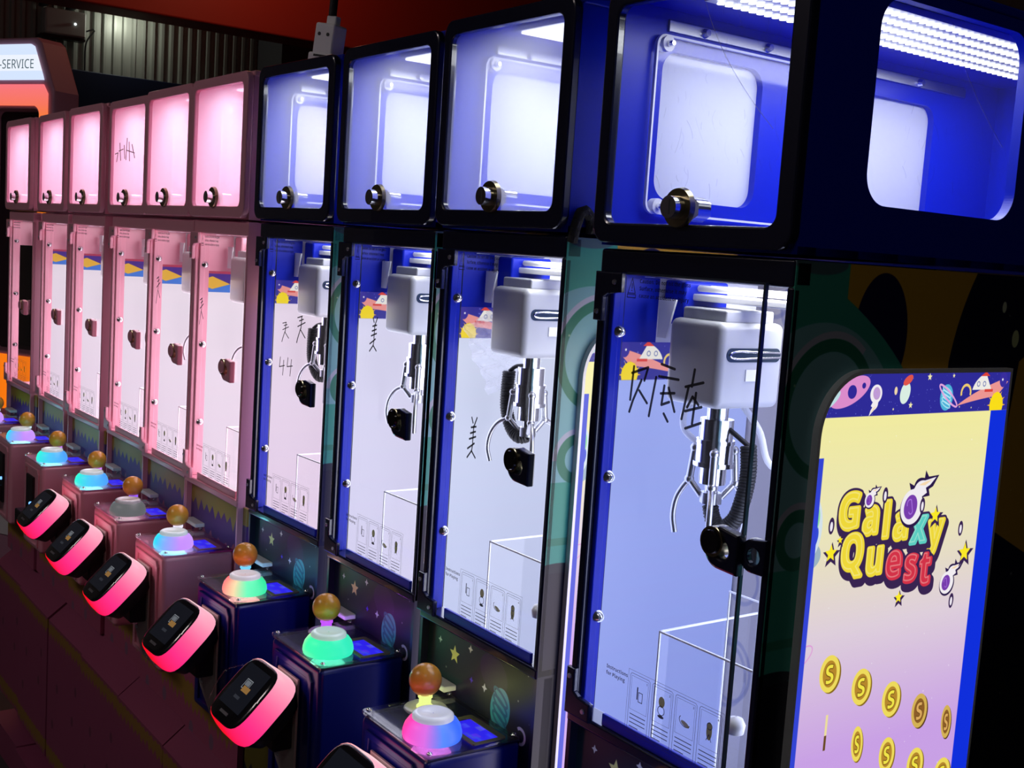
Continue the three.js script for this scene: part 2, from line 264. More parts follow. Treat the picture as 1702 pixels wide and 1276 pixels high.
// small flat prints on clear film ---------------------------------------------------------------------------------------
const film = (tex) => std({ map: tex, transparent: true, roughness: 0.6 });
const ink = 'rgba(14,15,22,0.97)';
const instructions = film(canvas(1024, 420, (c, w, h) => {
  c.clearRect(0, 0, w, h); c.fillStyle = ink; c.strokeStyle = 'rgba(70,74,96,0.9)'; c.font = 'bold 34px sans-serif'; c.fillText('Instructions', 6, 70); c.fillText('for Playing', 6, 112);
  c.lineWidth = 2; c.strokeRect(214, 8, 802, 400);
  for (let i = 0; i < 4; i++) {
    const x = 232 + i * 198; c.lineWidth = 3; c.beginPath(); c.roundRect ? c.roundRect(x, 26, 176, 366, 18) : c.rect(x, 26, 176, 366); c.stroke(); c.lineWidth = 2; c.strokeRect(x + 14, 42, 148, 214);
    c.fillStyle = ink; c.font = 'bold 20px sans-serif'; c.fillText(String(i + 1), x + 144, 66);
    const cx = x + 86, cy = 150; c.lineWidth = 5; c.strokeStyle = 'rgba(60,64,84,0.95)';
    if (i === 0) { c.fillRect(cx - 20, cy - 50, 10, 80); c.strokeRect(cx - 4, cy - 20, 34, 60); }
    if (i === 1) { ell(c, cx, cy - 30, 26, 34, 'rgba(190,196,80,0.95)'); c.beginPath(); c.arc(cx, cy + 24, 28, 0, 7); c.stroke(); ell(c, cx, cy + 62, 26, 10, ink); }
    if (i === 2) { c.beginPath(); c.ellipse(cx, cy + 16, 44, 30, 0.3, 0, 3.6); c.stroke(); ell(c, cx + 6, cy + 30, 36, 14, 'rgba(196,196,90,0.9)', 0.3); }
    if (i === 3) { ell(c, cx, cy, 22, 54, 'rgba(178,182,70,0.95)'); c.beginPath(); c.arc(cx, cy - 30, 20, 0, 7); c.moveTo(cx - 20, cy + 60); c.lineTo(cx, cy + 20); c.lineTo(cx + 20, cy + 60); c.stroke(); }
    c.strokeStyle = 'rgba(70,74,96,0.9)'; c.lineWidth = 6; for (let k = 0; k < 4; k++) { c.beginPath(); c.moveTo(x + 16, 286 + k * 26); c.lineTo(x + 156 - (k === 3 ? 60 : 0), 286 + k * 26); c.stroke(); }
  }
}));
const caution = film(canvas(768, 200, (c, w, h) => {
  c.clearRect(0, 0, w, h); c.fillStyle = ink; c.strokeStyle = ink; c.lineWidth = 6; c.beginPath(); c.moveTo(80, 20); c.lineTo(124, 140); c.lineTo(36, 140); c.closePath(); c.stroke(); c.strokeRect(30, 150, 100, 26); c.fillRect(76, 60, 9, 44); c.fillRect(76, 114, 9, 10);
  c.font = 'bold 44px sans-serif'; ['Caution: Do not hit the glass', 'Surface, otherwise it may', 'cause an accident or injury'].forEach((t, i) => c.fillText(t, 170, 54 + i * 58, 580));
}));
function strokes(list, w = 256, h = 512, width = 20) {                   // marker writing: lists of points in a 0..1 box
  return film(canvas(w, h, (c) => { c.clearRect(0, 0, w, h); c.strokeStyle = 'rgba(16,17,24,0.95)'; c.lineCap = c.lineJoin = 'round'; for (const s of list) { c.lineWidth = width; c.beginPath(); s.forEach(([x, y], i) => i ? c.lineTo(x * w, y * h) : c.moveTo(x * w, y * h)); c.stroke(); } }));
}
const MEI = [[[0.3, 0.04], [0.42, 0.14]], [[0.72, 0.02], [0.52, 0.2]], [[0.3, 0.24], [0.68, 0.2]], [[0.26, 0.36], [0.66, 0.3]], [[0.2, 0.48], [0.7, 0.4]], [[0.5, 0.2], [0.48, 0.52]], [[0.1, 0.68], [0.62, 0.54]], [[0.5, 0.54], [0.44, 0.7], [0.1, 0.86]], [[0.42, 0.7], [0.76, 0.82]]];
const writing = {
  mei: strokes(MEI), three: strokes([[[0.06, 0.1], [0.5, 0.02]], [[0.24, 0.2], [0.62, 0.12]], [[0.1, 0.4], [0.8, 0.22]], [[0.46, 0.05], [0.42, 0.44]], [[0.4, 0.44], [0.14, 0.8], [0.06, 0.96]], [[0.4, 0.5], [0.86, 0.74]]]),
  word: strokes([[[0.04, 0.12], [0.02, 0.62]], [[0.02, 0.22], [0.24, 0.1], [0.2, 0.3]], [[0.16, 0.3], [0.06, 0.62], [0.02, 0.8]], [[0.14, 0.46], [0.26, 0.62]],
    [[0.42, 0.02], [0.6, 0.06]], [[0.36, 0.22], [0.3, 0.8]], [[0.4, 0.2], [0.66, 0.2]], [[0.48, 0.32], [0.46, 0.6], [0.56, 0.54]], [[0.44, 0.44], [0.62, 0.4]], [[0.54, 0.34], [0.64, 0.66]], [[0.5, 0.72], [0.56, 0.82]],
    [[0.86, 0.02], [0.84, 0.26]], [[0.76, 0.28], [0.98, 0.18]], [[0.8, 0.26], [0.74, 0.74]], [[0.86, 0.4], [0.8, 0.56]], [[0.86, 0.4], [0.94, 0.5]], [[0.78, 0.62], [0.98, 0.52]], [[0.9, 0.34], [0.88, 0.78]], [[0.8, 0.86], [0.99, 0.74]]], 512, 384, 15),
  four: strokes([[[0.1, 0.1], [0.06, 0.5], [0.4, 0.4]], [[0.34, 0.2], [0.3, 0.8]], [[0.62, 0.06], [0.58, 0.42], [0.94, 0.34]], [[0.86, 0.1], [0.8, 0.76]]], 256, 256, 10),
  row: strokes([[[0.02, 0.6], [0.16, 0.56], [0.1, 0.9]], [[0.24, 0.2], [0.3, 0.86]], [[0.2, 0.5], [0.42, 0.44]], [[0.46, 0.3], [0.5, 0.8]], [[0.6, 0.05], [0.56, 0.85]], [[0.7, 0.2], [0.74, 0.9]], [[0.6, 0.5], [0.96, 0.62]], [[0.84, 0.3], [0.98, 0.8]]], 256, 256, 9),
};
const scratches = film(canvas(512, 512, (c, w, h) => { c.clearRect(0, 0, w, h); for (let i = 0; i < 90; i++) { c.strokeStyle = `rgba(235,240,255,${0.04 + rnd() * 0.14})`; c.lineWidth = 0.6 + rnd() * 1.2; const x = w * (0.25 + 0.75 * rnd()), y = rnd() * h, l = 10 + 60 * rnd() * rnd(); c.beginPath(); c.moveTo(x, y); c.quadraticCurveTo(x + l * (rnd() - 0.5), y + l * 0.5, x + l * (rnd() - 0.3), y + l); c.stroke(); } c.strokeStyle = 'rgba(235,238,255,0.5)'; c.lineWidth = 1.6; c.beginPath(); c.moveTo(w * 0.5, 10); c.quadraticCurveTo(w * 0.62, h * 0.3, w * 0.95, h * 0.6); c.stroke(); }));

// ---------------------------------------------------------------- the room
const wallGrey = std({ color: rgb(0.3, 0.31, 0.28), roughness: 0.6, metalness: 0.1 }), darkFloor = std({ color: rgb(0.06, 0.055, 0.06), roughness: 0.5 }), darkWall = std({ color: rgb(0.08, 0.08, 0.09), roughness: 0.8 });
const redPaint = std({ color: rgb(0.42, 0.035, 0.02), roughness: 0.55 }), navyWall = std({ color: rgb(0.012, 0.02, 0.06), roughness: 0.5 });
structure('floor', box(-9.4, 5, FLOOR - 0.15, FLOOR, -6, 5), darkFloor);
structure('ceiling', box(-9.4, 5, 3.3, 3.45, -6, 5), darkWall);
structure('wall_right', box(5, 5.15, FLOOR, 3.3, -6, 5), darkWall);
structure('wall_front', box(-9.4, 5, FLOOR, 3.3, 5, 5.15), darkWall);
structure('wall_back', box(-9.4, 5, FLOOR, 3.3, -6.15, -6), darkWall);
{ // end wall of ribbed sheet metal
  const wl = structure('wall_left', box(-9.5, -9.2, FLOOR, 3.3, -6, 5), wallGrey);
  const s = new THREE.Shape(); s.moveTo(0, 0);
  const n = 60, p = 0.09; for (let i = 0; i < n; i++) { const a = i * p; s.lineTo(a + 0.045, 0); s.lineTo(a + 0.055, 0.03); s.lineTo(a + 0.08, 0.03); s.lineTo(a + p, 0); }
  s.lineTo(n * p, -0.02); s.lineTo(0, -0.02); s.closePath();
  const rib = ext(s, 2.1).rotateX(-Math.PI / 2).rotateY(-Math.PI / 2);           // ribs run upwards, sheet faces +x
  P('ribbed_sheet', rib.translate(-9.195, 1.1, 0).translate(0, 0, -3.9), std({ color: rgb(0.33, 0.34, 0.3), roughness: 0.5, metalness: 0.2, side: THREE.DoubleSide }), wl);
}
structure('trim_1', box(-8.3, -7.9, 1.8, 3.3, -6, -0.95, 0.02), redPaint);
structure('trim_2', box(-9.2, -9.05, FLOOR, 1.4, -6, -1.3, 0.01), navyWall);
structure('trim_3', box(-9.2, -8.6, 1.4, 3.3, -6, -3.45), darkWall);

// added fill lamps outside the frame, put in to lift the dim hall
{
  const lamp = (x, z, w, d, col, pw, label) => { const t = thing('added_fill_lamp', label, 'lamp', null, [0, 0]); P('housing', box(x - w / 2, x + w / 2, 3.2, 3.3, z - d / 2, z + d / 2, 0.02), M.white, t); P('lamp_diffuser', box(x - w / 2 + 0.03, x + w / 2 - 0.03, 3.19, 3.2, z - d / 2 + 0.03, z + d / 2 - 0.03), glow(col, pw * 0.5), t); areaLight(t, col, pw, d - 0.06, w - 0.06, [x, 3.18, z], [x, 0, z]); };
  lamp(3.4, 2.2, 1.6, 0.6, rgb(1, 0.92, 0.85), 3.2, 'added unseen fill lamp behind the viewer');
  lamp(-2.2, 4.3, 2.4, 0.6, rgb(1, 0.86, 0.84), 8.5, 'added unseen fill lamp over the aisle before the pink machines');
}
{ // small floodlight tucked behind the red beam, washing the ribbed wall
  const t = thing('wall_washer_lamp', 'small lamp above the emergency light washing the ribbed wall', 'lamp');
  P('housing', box(-8.98, -8.9, 1.96, 2.0, -1.9, -1.75, 0.005), M.black, t); P('lamp_lens', box(-8.975, -8.905, 1.945, 1.96, -1.89, -1.76), glow(rgb(0.9, 0.95, 0.85), 1.0), t);
  pointLight(t, rgb(0.9, 0.95, 0.82), 0.12, [-8.94, 1.9, -2.1], 1);
}
pointLight(scene, rgb(1, 0.35, 0.2), 0.6, [-6.6, 2.75, -2.6], 4).name = 'orange_lamp_light';
{ const t = thing('orange_lamp', 'round orange lamp under the ceiling before the red beam', 'lamp'); P('lamp_globe', new THREE.SphereGeometry(0.09, 20, 14).translate(-6.6, 2.75, -2.6), glow(rgb(1, 0.4, 0.15), 2), t); P('stem', cyl(0.015, 0.015, [-6.6, 2.8, -2.6], [-6.6, 3.3, -2.6]), M.black, t); }
{ // emergency light on the ribbed wall
  const t = thing('emergency_light', 'grey twin-head emergency light box on the ribbed wall', 'lamp');
  const z0 = -1.72, z1 = -1.36, x = -9.1, y0 = 1.67, y1 = 1.9;
  P('body', box(x, x + 0.12, y0, y1, z0, z1, 0.02), std({ color: rgb(0.4, 0.4, 0.37), roughness: 0.5 }), t);
  P('base_strip', box(x - 0.02, x + 0.1, y0 - 0.025, y0, z0, z1 + 0.03, 0.005), M.black, t);
  for (const z of [z1 - 0.06, z0 + 0.07]) { const h = P('lamp_head', lathe([[0.001, 0], [0.05, 0.005], [0.085, 0.05], [0.09, 0.07]], [x + 0.06, 0, 0], 20).rotateX(1.2).translate(0, y1 + 0.06, z), M.black, t); P('lamp_lens', new THREE.SphereGeometry(0.05, 14, 8).translate(x + 0.08, y1 + 0.075, z + 0.06), M.glass, h); }
  P('indicator_light', new THREE.SphereGeometry(0.012, 10, 8).translate(x + 0.125, 1.785, z0 + 0.1), glow(rgb(0.9, 1, 1), 1.2), t);
  P('wall_cable', tube([[x + 0.02, 1.75, z0 - 0.02], [x + 0.02, 1.78, z0 - 0.1], [x + 0.02, 1.66, z0 - 0.03], [x + 0.01, 1.4, z0 - 0.02]], 0.008, 20, 6), M.black, t);
}
{ // self-service kiosk beyond the last pink machine
  const kp = std({ color: rgb(0.55, 0.28, 0.4), roughness: 0.5 });
  const t = thing('service_kiosk', 'pink self-service kiosk with white lit header and orange glowing rim behind the pink machines', 'kiosk', null, [-6.484, -0.526], 0.5);
  const side = poly([[-0.42, FLOOR], [0.42, FLOOR], [0.42, 0.88], [0.29, 1.2], [0.25, 1.23], [-0.25, 1.23], [-0.29, 1.2], [-0.42, 0.88]]);
  side.holes.push(RH(-0.28, 0.28, -0.9, 0.76, 0.05));
  P('shell', ext(side, 0.22, 0.012).translate(0, 0, -0.22), kp, t);
  const rim = poly([[-0.37, -1.3], [0.37, -1.3], [0.37, 0.86], [0.33, 0.92], [-0.33, 0.92], [-0.37, 0.86]]); rim.holes.push(RH(-0.3, 0.3, -0.92, 0.78, 0.06));
  const rg = planeUV(ext(rim, 0.012).translate(0, 0, 0.001), (x, y) => [0.5, (y + 1.3) / 2.22]);
  P('glow_rim_light', rg, glow(rgb(1, 1, 1), 0.95, { map: canvas(64, 256, (c, w, h) => { const g = c.createLinearGradient(0, 0, 0, h); g.addColorStop(0, '#ff7a84'); g.addColorStop(0.06, '#ff7a60'); g.addColorStop(0.14, '#ff8a1c'); g.addColorStop(1, '#ff7a10'); c.fillStyle = g; c.fillRect(0, 0, w, h); }) }), t);
  P('screen_panel', box(-0.3, 0.3, -0.92, 0.78, -0.2, -0.18), M.blackGloss, t);
  P('lower_panel', box(-0.3, 0.3, -2.2, -1.4, 0.001, 0.012), M.white, t);
  const hd = poly([[-0.33, 0.95], [0.33, 0.95], [0.32, 0.98], [0.24, 1.17], [0.21, 1.185], [-0.21, 1.185], [-0.24, 1.17], [-0.32, 0.98]]);
  const hg = planeUV(ext(hd, 0.015), (x, y) => [(x + 0.33) / 0.66, (y - 0.95) / 0.235]);
  P('header_sign', hg, glow(rgb(1, 1, 1), 1.0, { map: canvas(1024, 364, (c, w, h) => { c.fillStyle = '#d6e6ff'; c.fillRect(0, 0, w, h); c.fillStyle = '#eef4ff'; c.fillRect(0, h * 0.3, w, h * 0.45); c.fillStyle = '#3f5560'; c.font = '128px sans-serif'; c.textAlign = 'center'; c.fillText('SELF-SERVICE', w / 2, h * 0.68, w * 0.8); }) }), t);
  areaLight(t, rgb(0.9, 0.95, 1), 0.5, 0.5, 0.2, [0, 1.07, 0.03], [0, 1.07, 1]);
  areaLight(t, rgb(1, 0.35, 0.1), 0.5, 0.6, 1.6, [0, 0.0, 0.03], [0, 0.0, 1]);
}
{ // adapter hanging on a black cable
  const t = thing('power_adapter', 'white boxy plug adapter hanging on a black cable above the blue machines', 'adapter');
  const g = (geo) => geo.rotateZ(-0.12).rotateY(0.5).scale(1.12, 1.12, 1.12).translate(-1.155, 0.625, -0.28);
  P('body', g(box(-0.032, 0.032, -0.05, 0.035, -0.03, 0.03, 0.006)), M.white, t); P('foot', g(box(-0.04, 0.04, -0.072, -0.045, -0.036, 0.036, 0.006)), M.white, t);
  P('neck', g(box(-0.012, 0.02, 0.03, 0.058, -0.012, 0.012, 0.004)), M.white, t);
  for (const x of [-0.015, 0.013]) P('socket_hole', g(cyl(0.005, 0.005, [x, 0.005, 0.0295], [x, 0.005, 0.0312], 10)), M.black, t);
  P('slot', g(box(-0.02, 0.02, -0.056, -0.05, 0.0355, 0.0372)), M.black, t);
  P('cable', tube([[-1.145, 0.69, -0.28], [-1.135, 0.76, -0.28], [-1.115, 0.9, -0.27], [-1.08, 1.6, -0.25], [-1.06, 3.3, -0.25]], 0.013, 30, 8), M.rubber, t);
}

// ---------------------------------------------------------------- claw machines
const DEEP = -1.15, BACK = -0.39;
const paint = { blue: phy({ color: rgb(0.003, 0.018, 0.5), roughness: 0.4, specularIntensity: 0.45, clearcoat: 0.1, clearcoatRoughness: 0.2 }), pink: phy({ color: rgb(0.8, 0.36, 0.46), roughness: 0.35, clearcoat: 0.3, clearcoatRoughness: 0.2 }) };
const frameFace = { blue: phy({ color: rgb(0.006, 0.008, 0.03), roughness: 0.22, clearcoat: 0.6 }), pink: paint.pink };  // blue frames: darker copy of the blue paint, shade put into the colour
const sideMat = std({ map: sideTex, roughness: 0.35 });
const frontMat = { blue: std({ map: frontTexBlue, roughness: 0.35 }), pink: std({ map: frontTexPink, roughness: 0.45 }) };
const shadedBlue = phy({ color: rgb(0.002, 0.009, 0.2), roughness: 0.3, clearcoat: 0.3, clearcoatRoughness: 0.15 });  // blue paint again for box and base, dim outside light put into its colour
const baseMat = { blue: shadedBlue, pink: std({ map: baseTexPink, roughness: 0.5 }) };
const lidPrint = { blue: std({ map: boxTop(false), roughness: 0.4 }), pink: std({ map: boxTop(true), roughness: 0.4 }) };
const backMat = { blue: std({ color: rgb(0.3, 0.3, 0.34), roughness: 0.5, map: canvas(256, 512, (c, w, h) => { c.fillStyle = '#d8d2d2'; c.fillRect(0, 0, w, h); for (let i = 0; i < 14; i++) { c.strokeStyle = 'rgba(70,80,170,0.35)'; c.lineWidth = 4; c.beginPath(); c.arc(rnd() * w, rnd() * h, 12 + rnd() * 30, 0, 7); c.stroke(); } }) }), pink: std({ color: rgb(0.75, 0.6, 0.66), roughness: 0.5 }) };
const signMat = glow(rgb(1, 1, 1), 0.95, { map: signTex });
const lcdMat = glow(rgb(1, 1, 1), 1.0, { map: canvas(128, 128, (c, w, h) => { c.fillStyle = '#2a1ee8'; c.fillRect(0, 0, w, h); for (let i = 0; i < 14; i++) { c.fillStyle = `rgba(${40 + rnd() * 50},${30 + rnd() * 60},${200 + rnd() * 55},0.7)`; c.fillRect(Math.floor(rnd() * 8) * 16, Math.floor(rnd() * 8) * 16, 26, 18); } }) });
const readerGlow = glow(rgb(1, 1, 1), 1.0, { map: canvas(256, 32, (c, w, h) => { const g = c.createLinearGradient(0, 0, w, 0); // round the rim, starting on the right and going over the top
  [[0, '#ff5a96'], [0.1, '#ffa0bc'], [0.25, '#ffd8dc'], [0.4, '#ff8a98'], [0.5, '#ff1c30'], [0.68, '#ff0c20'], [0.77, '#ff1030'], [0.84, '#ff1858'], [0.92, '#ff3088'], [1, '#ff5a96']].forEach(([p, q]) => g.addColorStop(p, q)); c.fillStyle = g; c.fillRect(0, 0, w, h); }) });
const readerScreen = glow(rgb(1, 1, 1), 0.5, { rough: 0.1, base: 0x050506, map: canvas(256, 256, (c, w, h) => { c.fillStyle = '#1d1f28'; c.fillRect(0, 0, w, h); c.strokeStyle = '#aab0b8'; c.lineWidth = 5; c.strokeRect(96, 78, 66, 56); c.fillStyle = '#8a9098'; c.fillRect(104, 84, 50, 30); c.fillStyle = '#b98a4e'; c.fillRect(112, 116, 78, 34); c.fillStyle = '#3f424c'; c.fillRect(96, 180, 62, 18); }) });
const strapMat = std({ color: rgb(0.02, 0.022, 0.022), roughness: 0.9, bumpMap: canvas(64, 64, (c, w, h) => { c.fillStyle = '#000'; c.fillRect(0, 0, w, h); c.fillStyle = '#fff'; for (let i = 0; i < 8; i++) for (let j = 0; j < 8; j++) if ((i + j) % 2) c.fillRect(i * 8, j * 8, 6, 6); }, false), bumpScale: 0.001 });

function ledChips() {                                                     // small bright chips in staggered rows on the board
  const g = []; for (let j = 0; j < 50; j++) for (let i = 0; i < 5; i++) g.push(new THREE.CylinderGeometry(0.0058, 0.0064, 0.003, 8).scale(1.25, 1, 1).translate(0.174 + i * 0.043, 0.4605, -0.07 - j * 0.019 - (i % 2) * 0.0095));
  return join(g);
}
function coil(path, turns, R, r) {                                        // spiral cord wound along a path
  const c = new THREE.CatmullRomCurve3(path.map(V)), fr = c.computeFrenetFrames(400), pts = [], n = turns * 10;
  for (let i = 0; i <= n; i++) { const t = i / n, p = c.getPointAt(t), k = Math.round(t * 400), a = t * turns * Math.PI * 2; pts.push(p.addScaledVector(fr.normals[k], R * Math.cos(a)).addScaledVector(fr.binormals[k], R * Math.sin(a))); }
  return new THREE.TubeGeometry(new THREE.CatmullRomCurve3(pts), n * 1.2 | 0, r, 5);
}
function readerRing(rings, n = 48) {                                      // loft of rounded squares; each ring: half width, half height, depth behind the face
  const pos = [], uv = [], idx = [];
  rings.forEach(([a, b, d, up = 0], j) => { for (let i = 0; i <= n; i++) { const t = i / n * Math.PI * 2, c = Math.cos(t), s = Math.sin(t), q = Math.pow(Math.abs(c) ** 4.2 + Math.abs(s) ** 4.2, -1 / 4.2); pos.push(a * c * q, b * s * q + up, -d); uv.push(i / n, j / (rings.length - 1)); } });
  for (let j = 0; j < rings.length - 1; j++) for (let i = 0; i < n; i++) { const k = j * (n + 1) + i; idx.push(k, k + n + 1, k + 1, k + 1, k + n + 1, k + n + 2); }
  const g = new THREE.BufferGeometry(); g.setAttribute('position', new THREE.Float32BufferAttribute(pos, 3)); g.setAttribute('uv', new THREE.Float32BufferAttribute(uv, 2)); g.setIndex(idx); g.computeVertexNormals(); return g;
}
const faceAt = (g) => g.rotateX(-Math.PI / 4).translate(0.235, -1.045, 0.322);  // reader head: tilted up 45 degrees before the box

function machine(o) {
  const c = o.color, B = c === 'blue', pt = paint[c], ff = frameFace[c];
  const t = thing('claw_machine', o.label, 'claw machine', B ? 'blue claw machines in the row' : 'pink claw machines in the row', [o.x, o.z], o.turn, o.lift ?? 0);
  const g = (k, f) => memo(k, f), bottom = FLOOR - (o.lift ?? 0);
  // ---- upper light box
  P('light_box_shell', g('tb', () => [
    box(-0.002, 0.442, 0.475, 0.492, DEEP, 0, 0.005), box(0, 0.44, 0.058, 0.07, DEEP, 0), box(0, 0.44, 0.07, 0.475, DEEP, DEEP + 0.02),
    inX(ext((() => { const s = poly([[0.0, 0.058], [DEEP, 0.058], [DEEP, 0.475], [0, 0.475]]); s.holes.push(RH(-0.355, -0.095, 0.146, 0.405, 0.035), RH(-0.9, -0.64, 0.146, 0.405, 0.035)); return s; })(), 0.018), 0.018),
    inX(ext((() => { const s = poly([[0.0, 0.058], [DEEP, 0.058], [DEEP, 0.475], [0, 0.475]]); s.holes.push(RH(-0.546, -0.142, 0.142, 0.455, 0.05)); return s; })(), 0.018), 0.44)]), pt, t);
  for (const [a, b] of [[-0.37, -0.08], [-0.915, -0.625]]) P('opal_panel', box(-0.004, 0.0035, 0.13, 0.42, a, b), M.opal, t);
  const ap = P('acrylic_plate', g('ap', () => inX(new THREE.ShapeGeometry(RS(-0.53, -0.068, 0.118, 0.43, 0.02)), 0.03)), M.acrylic, t);
  P('plate_rim', g('apr', () => inX(ext((() => { const s = RS(-0.53, -0.068, 0.118, 0.43, 0.02); s.holes.push(RH(-0.526, -0.072, 0.122, 0.426, 0.017)); return s; })(), 0.0065), 0.0302)), M.edge, ap);
  for (const [y, z] of [[0.414, -0.092], [0.132, -0.096], [0.414, -0.508], [0.132, -0.508]]) { const s = P('spacer', cyl(0.014, 0.014, [0.018, y, z], [0.034, y, z], 16), M.white, ap); P('bolt', cyl(0.006, 0.004, [0.034, y, z], [0.046, y, z], 10), M.chrome, ap); }
  P('wall_strip', box(0.018, 0.023, 0.437, 0.458, -1.0, -0.1, 0.002), M.steel, t);
  for (const z of [-0.187, -0.354, -0.62, -0.83]) P('strip_screw', cyl(0.009, 0.006, [0.023, 0.447, z], [0.033, 0.447, z], 12), M.chrome, t);
  P('side_pane', g('sp', () => inX(new THREE.ShapeGeometry(RS(-0.556, -0.132, 0.132, 0.465, 0.055)), 0.4215)), M.acrylic, t);
  if (o.clear) P('side_pane_scratches', planeUV(new THREE.PlaneGeometry(0.4, 0.31).rotateY(Math.PI / 2).translate(0.4225, 0.298, -0.344), (x, y, z) => [(-0.144 - z) / 0.4, (y - 0.143) / 0.31]), scratches, t);
  const board = P('led_board', box(0.155, 0.365, 0.463, 0.474, -1.04, -0.05), M.steel, t);
  if (o.clear) P('led_chip', g('chips', ledChips), M.led, board).userData.kind = 'stuff'; else P('led_diffuser', g('ldf', () => box(0.165, 0.355, 0.459, 0.463, -1.0, -0.06)), M.ledSoft, board);
  areaLight(t, rgb(0.93, 0.96, 1), o.topPower ?? 9, 0.9, 0.19, [0.26, 0.456, -0.52], [0.26, 0, -0.52]).rotateZ(0);
  // hinged front of the light box
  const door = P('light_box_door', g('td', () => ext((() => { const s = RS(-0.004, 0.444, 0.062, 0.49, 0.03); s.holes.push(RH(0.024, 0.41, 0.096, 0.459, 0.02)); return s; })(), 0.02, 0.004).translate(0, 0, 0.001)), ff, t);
  P('front_pane', g('fp', () => new THREE.ShapeGeometry(RS(0.016, 0.418, 0.088, 0.467, 0.024)).translate(0, 0, 0.008)), o.clear ? M.acrylic : B ? M.hazy : M.hazyPink, door);
  if (o.clear) P('pane_scratches', planeUV(new THREE.PlaneGeometry(0.36, 0.35).translate(0.22, 0.277, 0.0102), (x, y) => [(x - 0.04) / 0.36, (y - 0.1) / 0.35]), scratches, door);
  P('lock_rose', g('lr', () => cyl(0.033, 0.031, [0.209, 0.122, 0.018], [0.209, 0.122, 0.027], 28)), M.brass, door, 'round dark brass lock plate');
  P('lock_barrel', g('lb', () => [cyl(0.019, 0.018, [0.209, 0.122, 0.027], [0.209, 0.122, 0.046], 24), box(0.206, 0.212, 0.11, 0.134, 0.045, 0.0475)]), M.chrome, door);
  P('lock_nut', g('ln', () => cyl(0.02, 0.02, [0.212, 0.122, -0.03], [0.212, 0.122, -0.002], 6)), M.chrome, door);
  // ---- compartment: frame, walls, light panels
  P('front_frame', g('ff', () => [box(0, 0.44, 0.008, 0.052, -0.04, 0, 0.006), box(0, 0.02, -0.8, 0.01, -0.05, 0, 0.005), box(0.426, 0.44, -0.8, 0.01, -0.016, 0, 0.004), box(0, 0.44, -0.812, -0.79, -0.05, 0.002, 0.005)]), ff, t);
  P('jamb', g('jb', () => [box(0.018, 0.03, -0.79, 0.01, -0.03, -0.012, 0.003), box(0.018, 0.024, -0.79, 0.01, -0.042, -0.03)]), pt, t);
  P('side_panel', g('spn', () => planeUV(box(0.43, 0.44, -1.4, 0.05, DEEP, -0.002), (x, y, z) => [-z / 1.15, 1 - (0.05 - y) / 1.45])), B ? sideMat : pt, t);
  P('side_panel', g('spl', () => planeUV(o2(), (x, y, z) => [-z / 1.15, 1 - (0.05 - y) / 1.45])), B ? sideMat : pt, t);
  P('inner_wall', g('iw1', () => box(0.01, 0.018, -0.112, 0.05, -0.13, -0.03)), pt, t);
  P('white_lining', g('iw1b', () => box(0.01, 0.0185, -0.112, 0.034, BACK, -0.13)), M.white, t);
  P('inner_wall', g('iw2', () => box(0.422, 0.43, -0.19, 0.05, BACK, -0.017)), pt, t);
  P('inner_ceiling', g('iw3', () => box(0.01, 0.43, 0.034, 0.05, BACK, -0.04)), M.white, t);
  P('prize_floor', g('iw4', () => box(0.01, 0.43, -1.05, -1.03, BACK, -0.04)), M.white, t);
  P('back_wall', g('bw', () => planeUV(box(0.01, 0.43, -1.05, 0.05, BACK - 0.01, BACK), (x, y) => [x / 0.44, (y + 1.05) / 1.1])), backMat[c], t);
  if (!o.seeThrough) {
    const lp = P('light_panel', g('lp', () => planeUV(box(0.01, 0.019, -1.03, -0.112, BACK, -0.036), (x, y, z) => [(-0.036 - z) / 0.51, (y + 1.03) / 0.918])), glow(rgb(1, 1, 1), 0.85, { map: o.art }), t);
    areaLight(t, o.tint, 1.7, 0.34, 0.86, [0.021, -0.57, -0.213], [1, -0.57, -0.213]);
  }
  for (const y of [-0.092, -0.354, -0.612]) P('dome_bolt', lathe([[0.001, 0.012], [0.007, 0.01], [0.011, 0.002], [0.012, 0]], [0, 0, 0], 14).rotateZ(-Math.PI / 2).translate(0.03, y, -0.03), M.chrome, t);
  P('light_panel', g('rp', () => box(0.421, 0.43, -1.03, -0.19, BACK, -0.1)), glow(o.tint, 0.85), t);
  areaLight(t, o.tint, 3.4, 0.28, 0.8, [0.419, -0.6, -0.245], [0, -0.6, -0.245]);
  P('ceiling_led_strip', box(0.14, 0.4, 0.026, 0.034, -0.37, -0.3), M.led, t);
  areaLight(t, rgb(0.95, 0.97, 1), 9.0, 0.24, 0.24, [0.27, 0.024, -0.24], [0.27, -1, -0.2]);
  // outer light box sign on both sides
  for (const s of B ? [1, -1] : []) {
    const sg = P('side_sign', g('sg' + s, () => { const sh = new THREE.Shape(); const { z0, z1, y0, y1 } = SIGN, R = 0.1; sh.moveTo(z1, y0); sh.lineTo(z1, y1 - R); sh.absarc(z1 - R, y1 - R, R, 0, Math.PI / 2); sh.lineTo(z0, y1); sh.lineTo(z0, y0); sh.closePath(); return planeUV(inX(ext(sh, 0.01), s > 0 ? 0.452 : 0.0085), (x, y, z) => [(s > 0 ? z1 - z : z - z0) / (z1 - z0), (y - y0) / (y1 - y0)]); }), signMat, t, 'lit side sign with planets, lettering and falling coins');
    sg.position.z = (o.clear ? 0 : 0.02) * K;
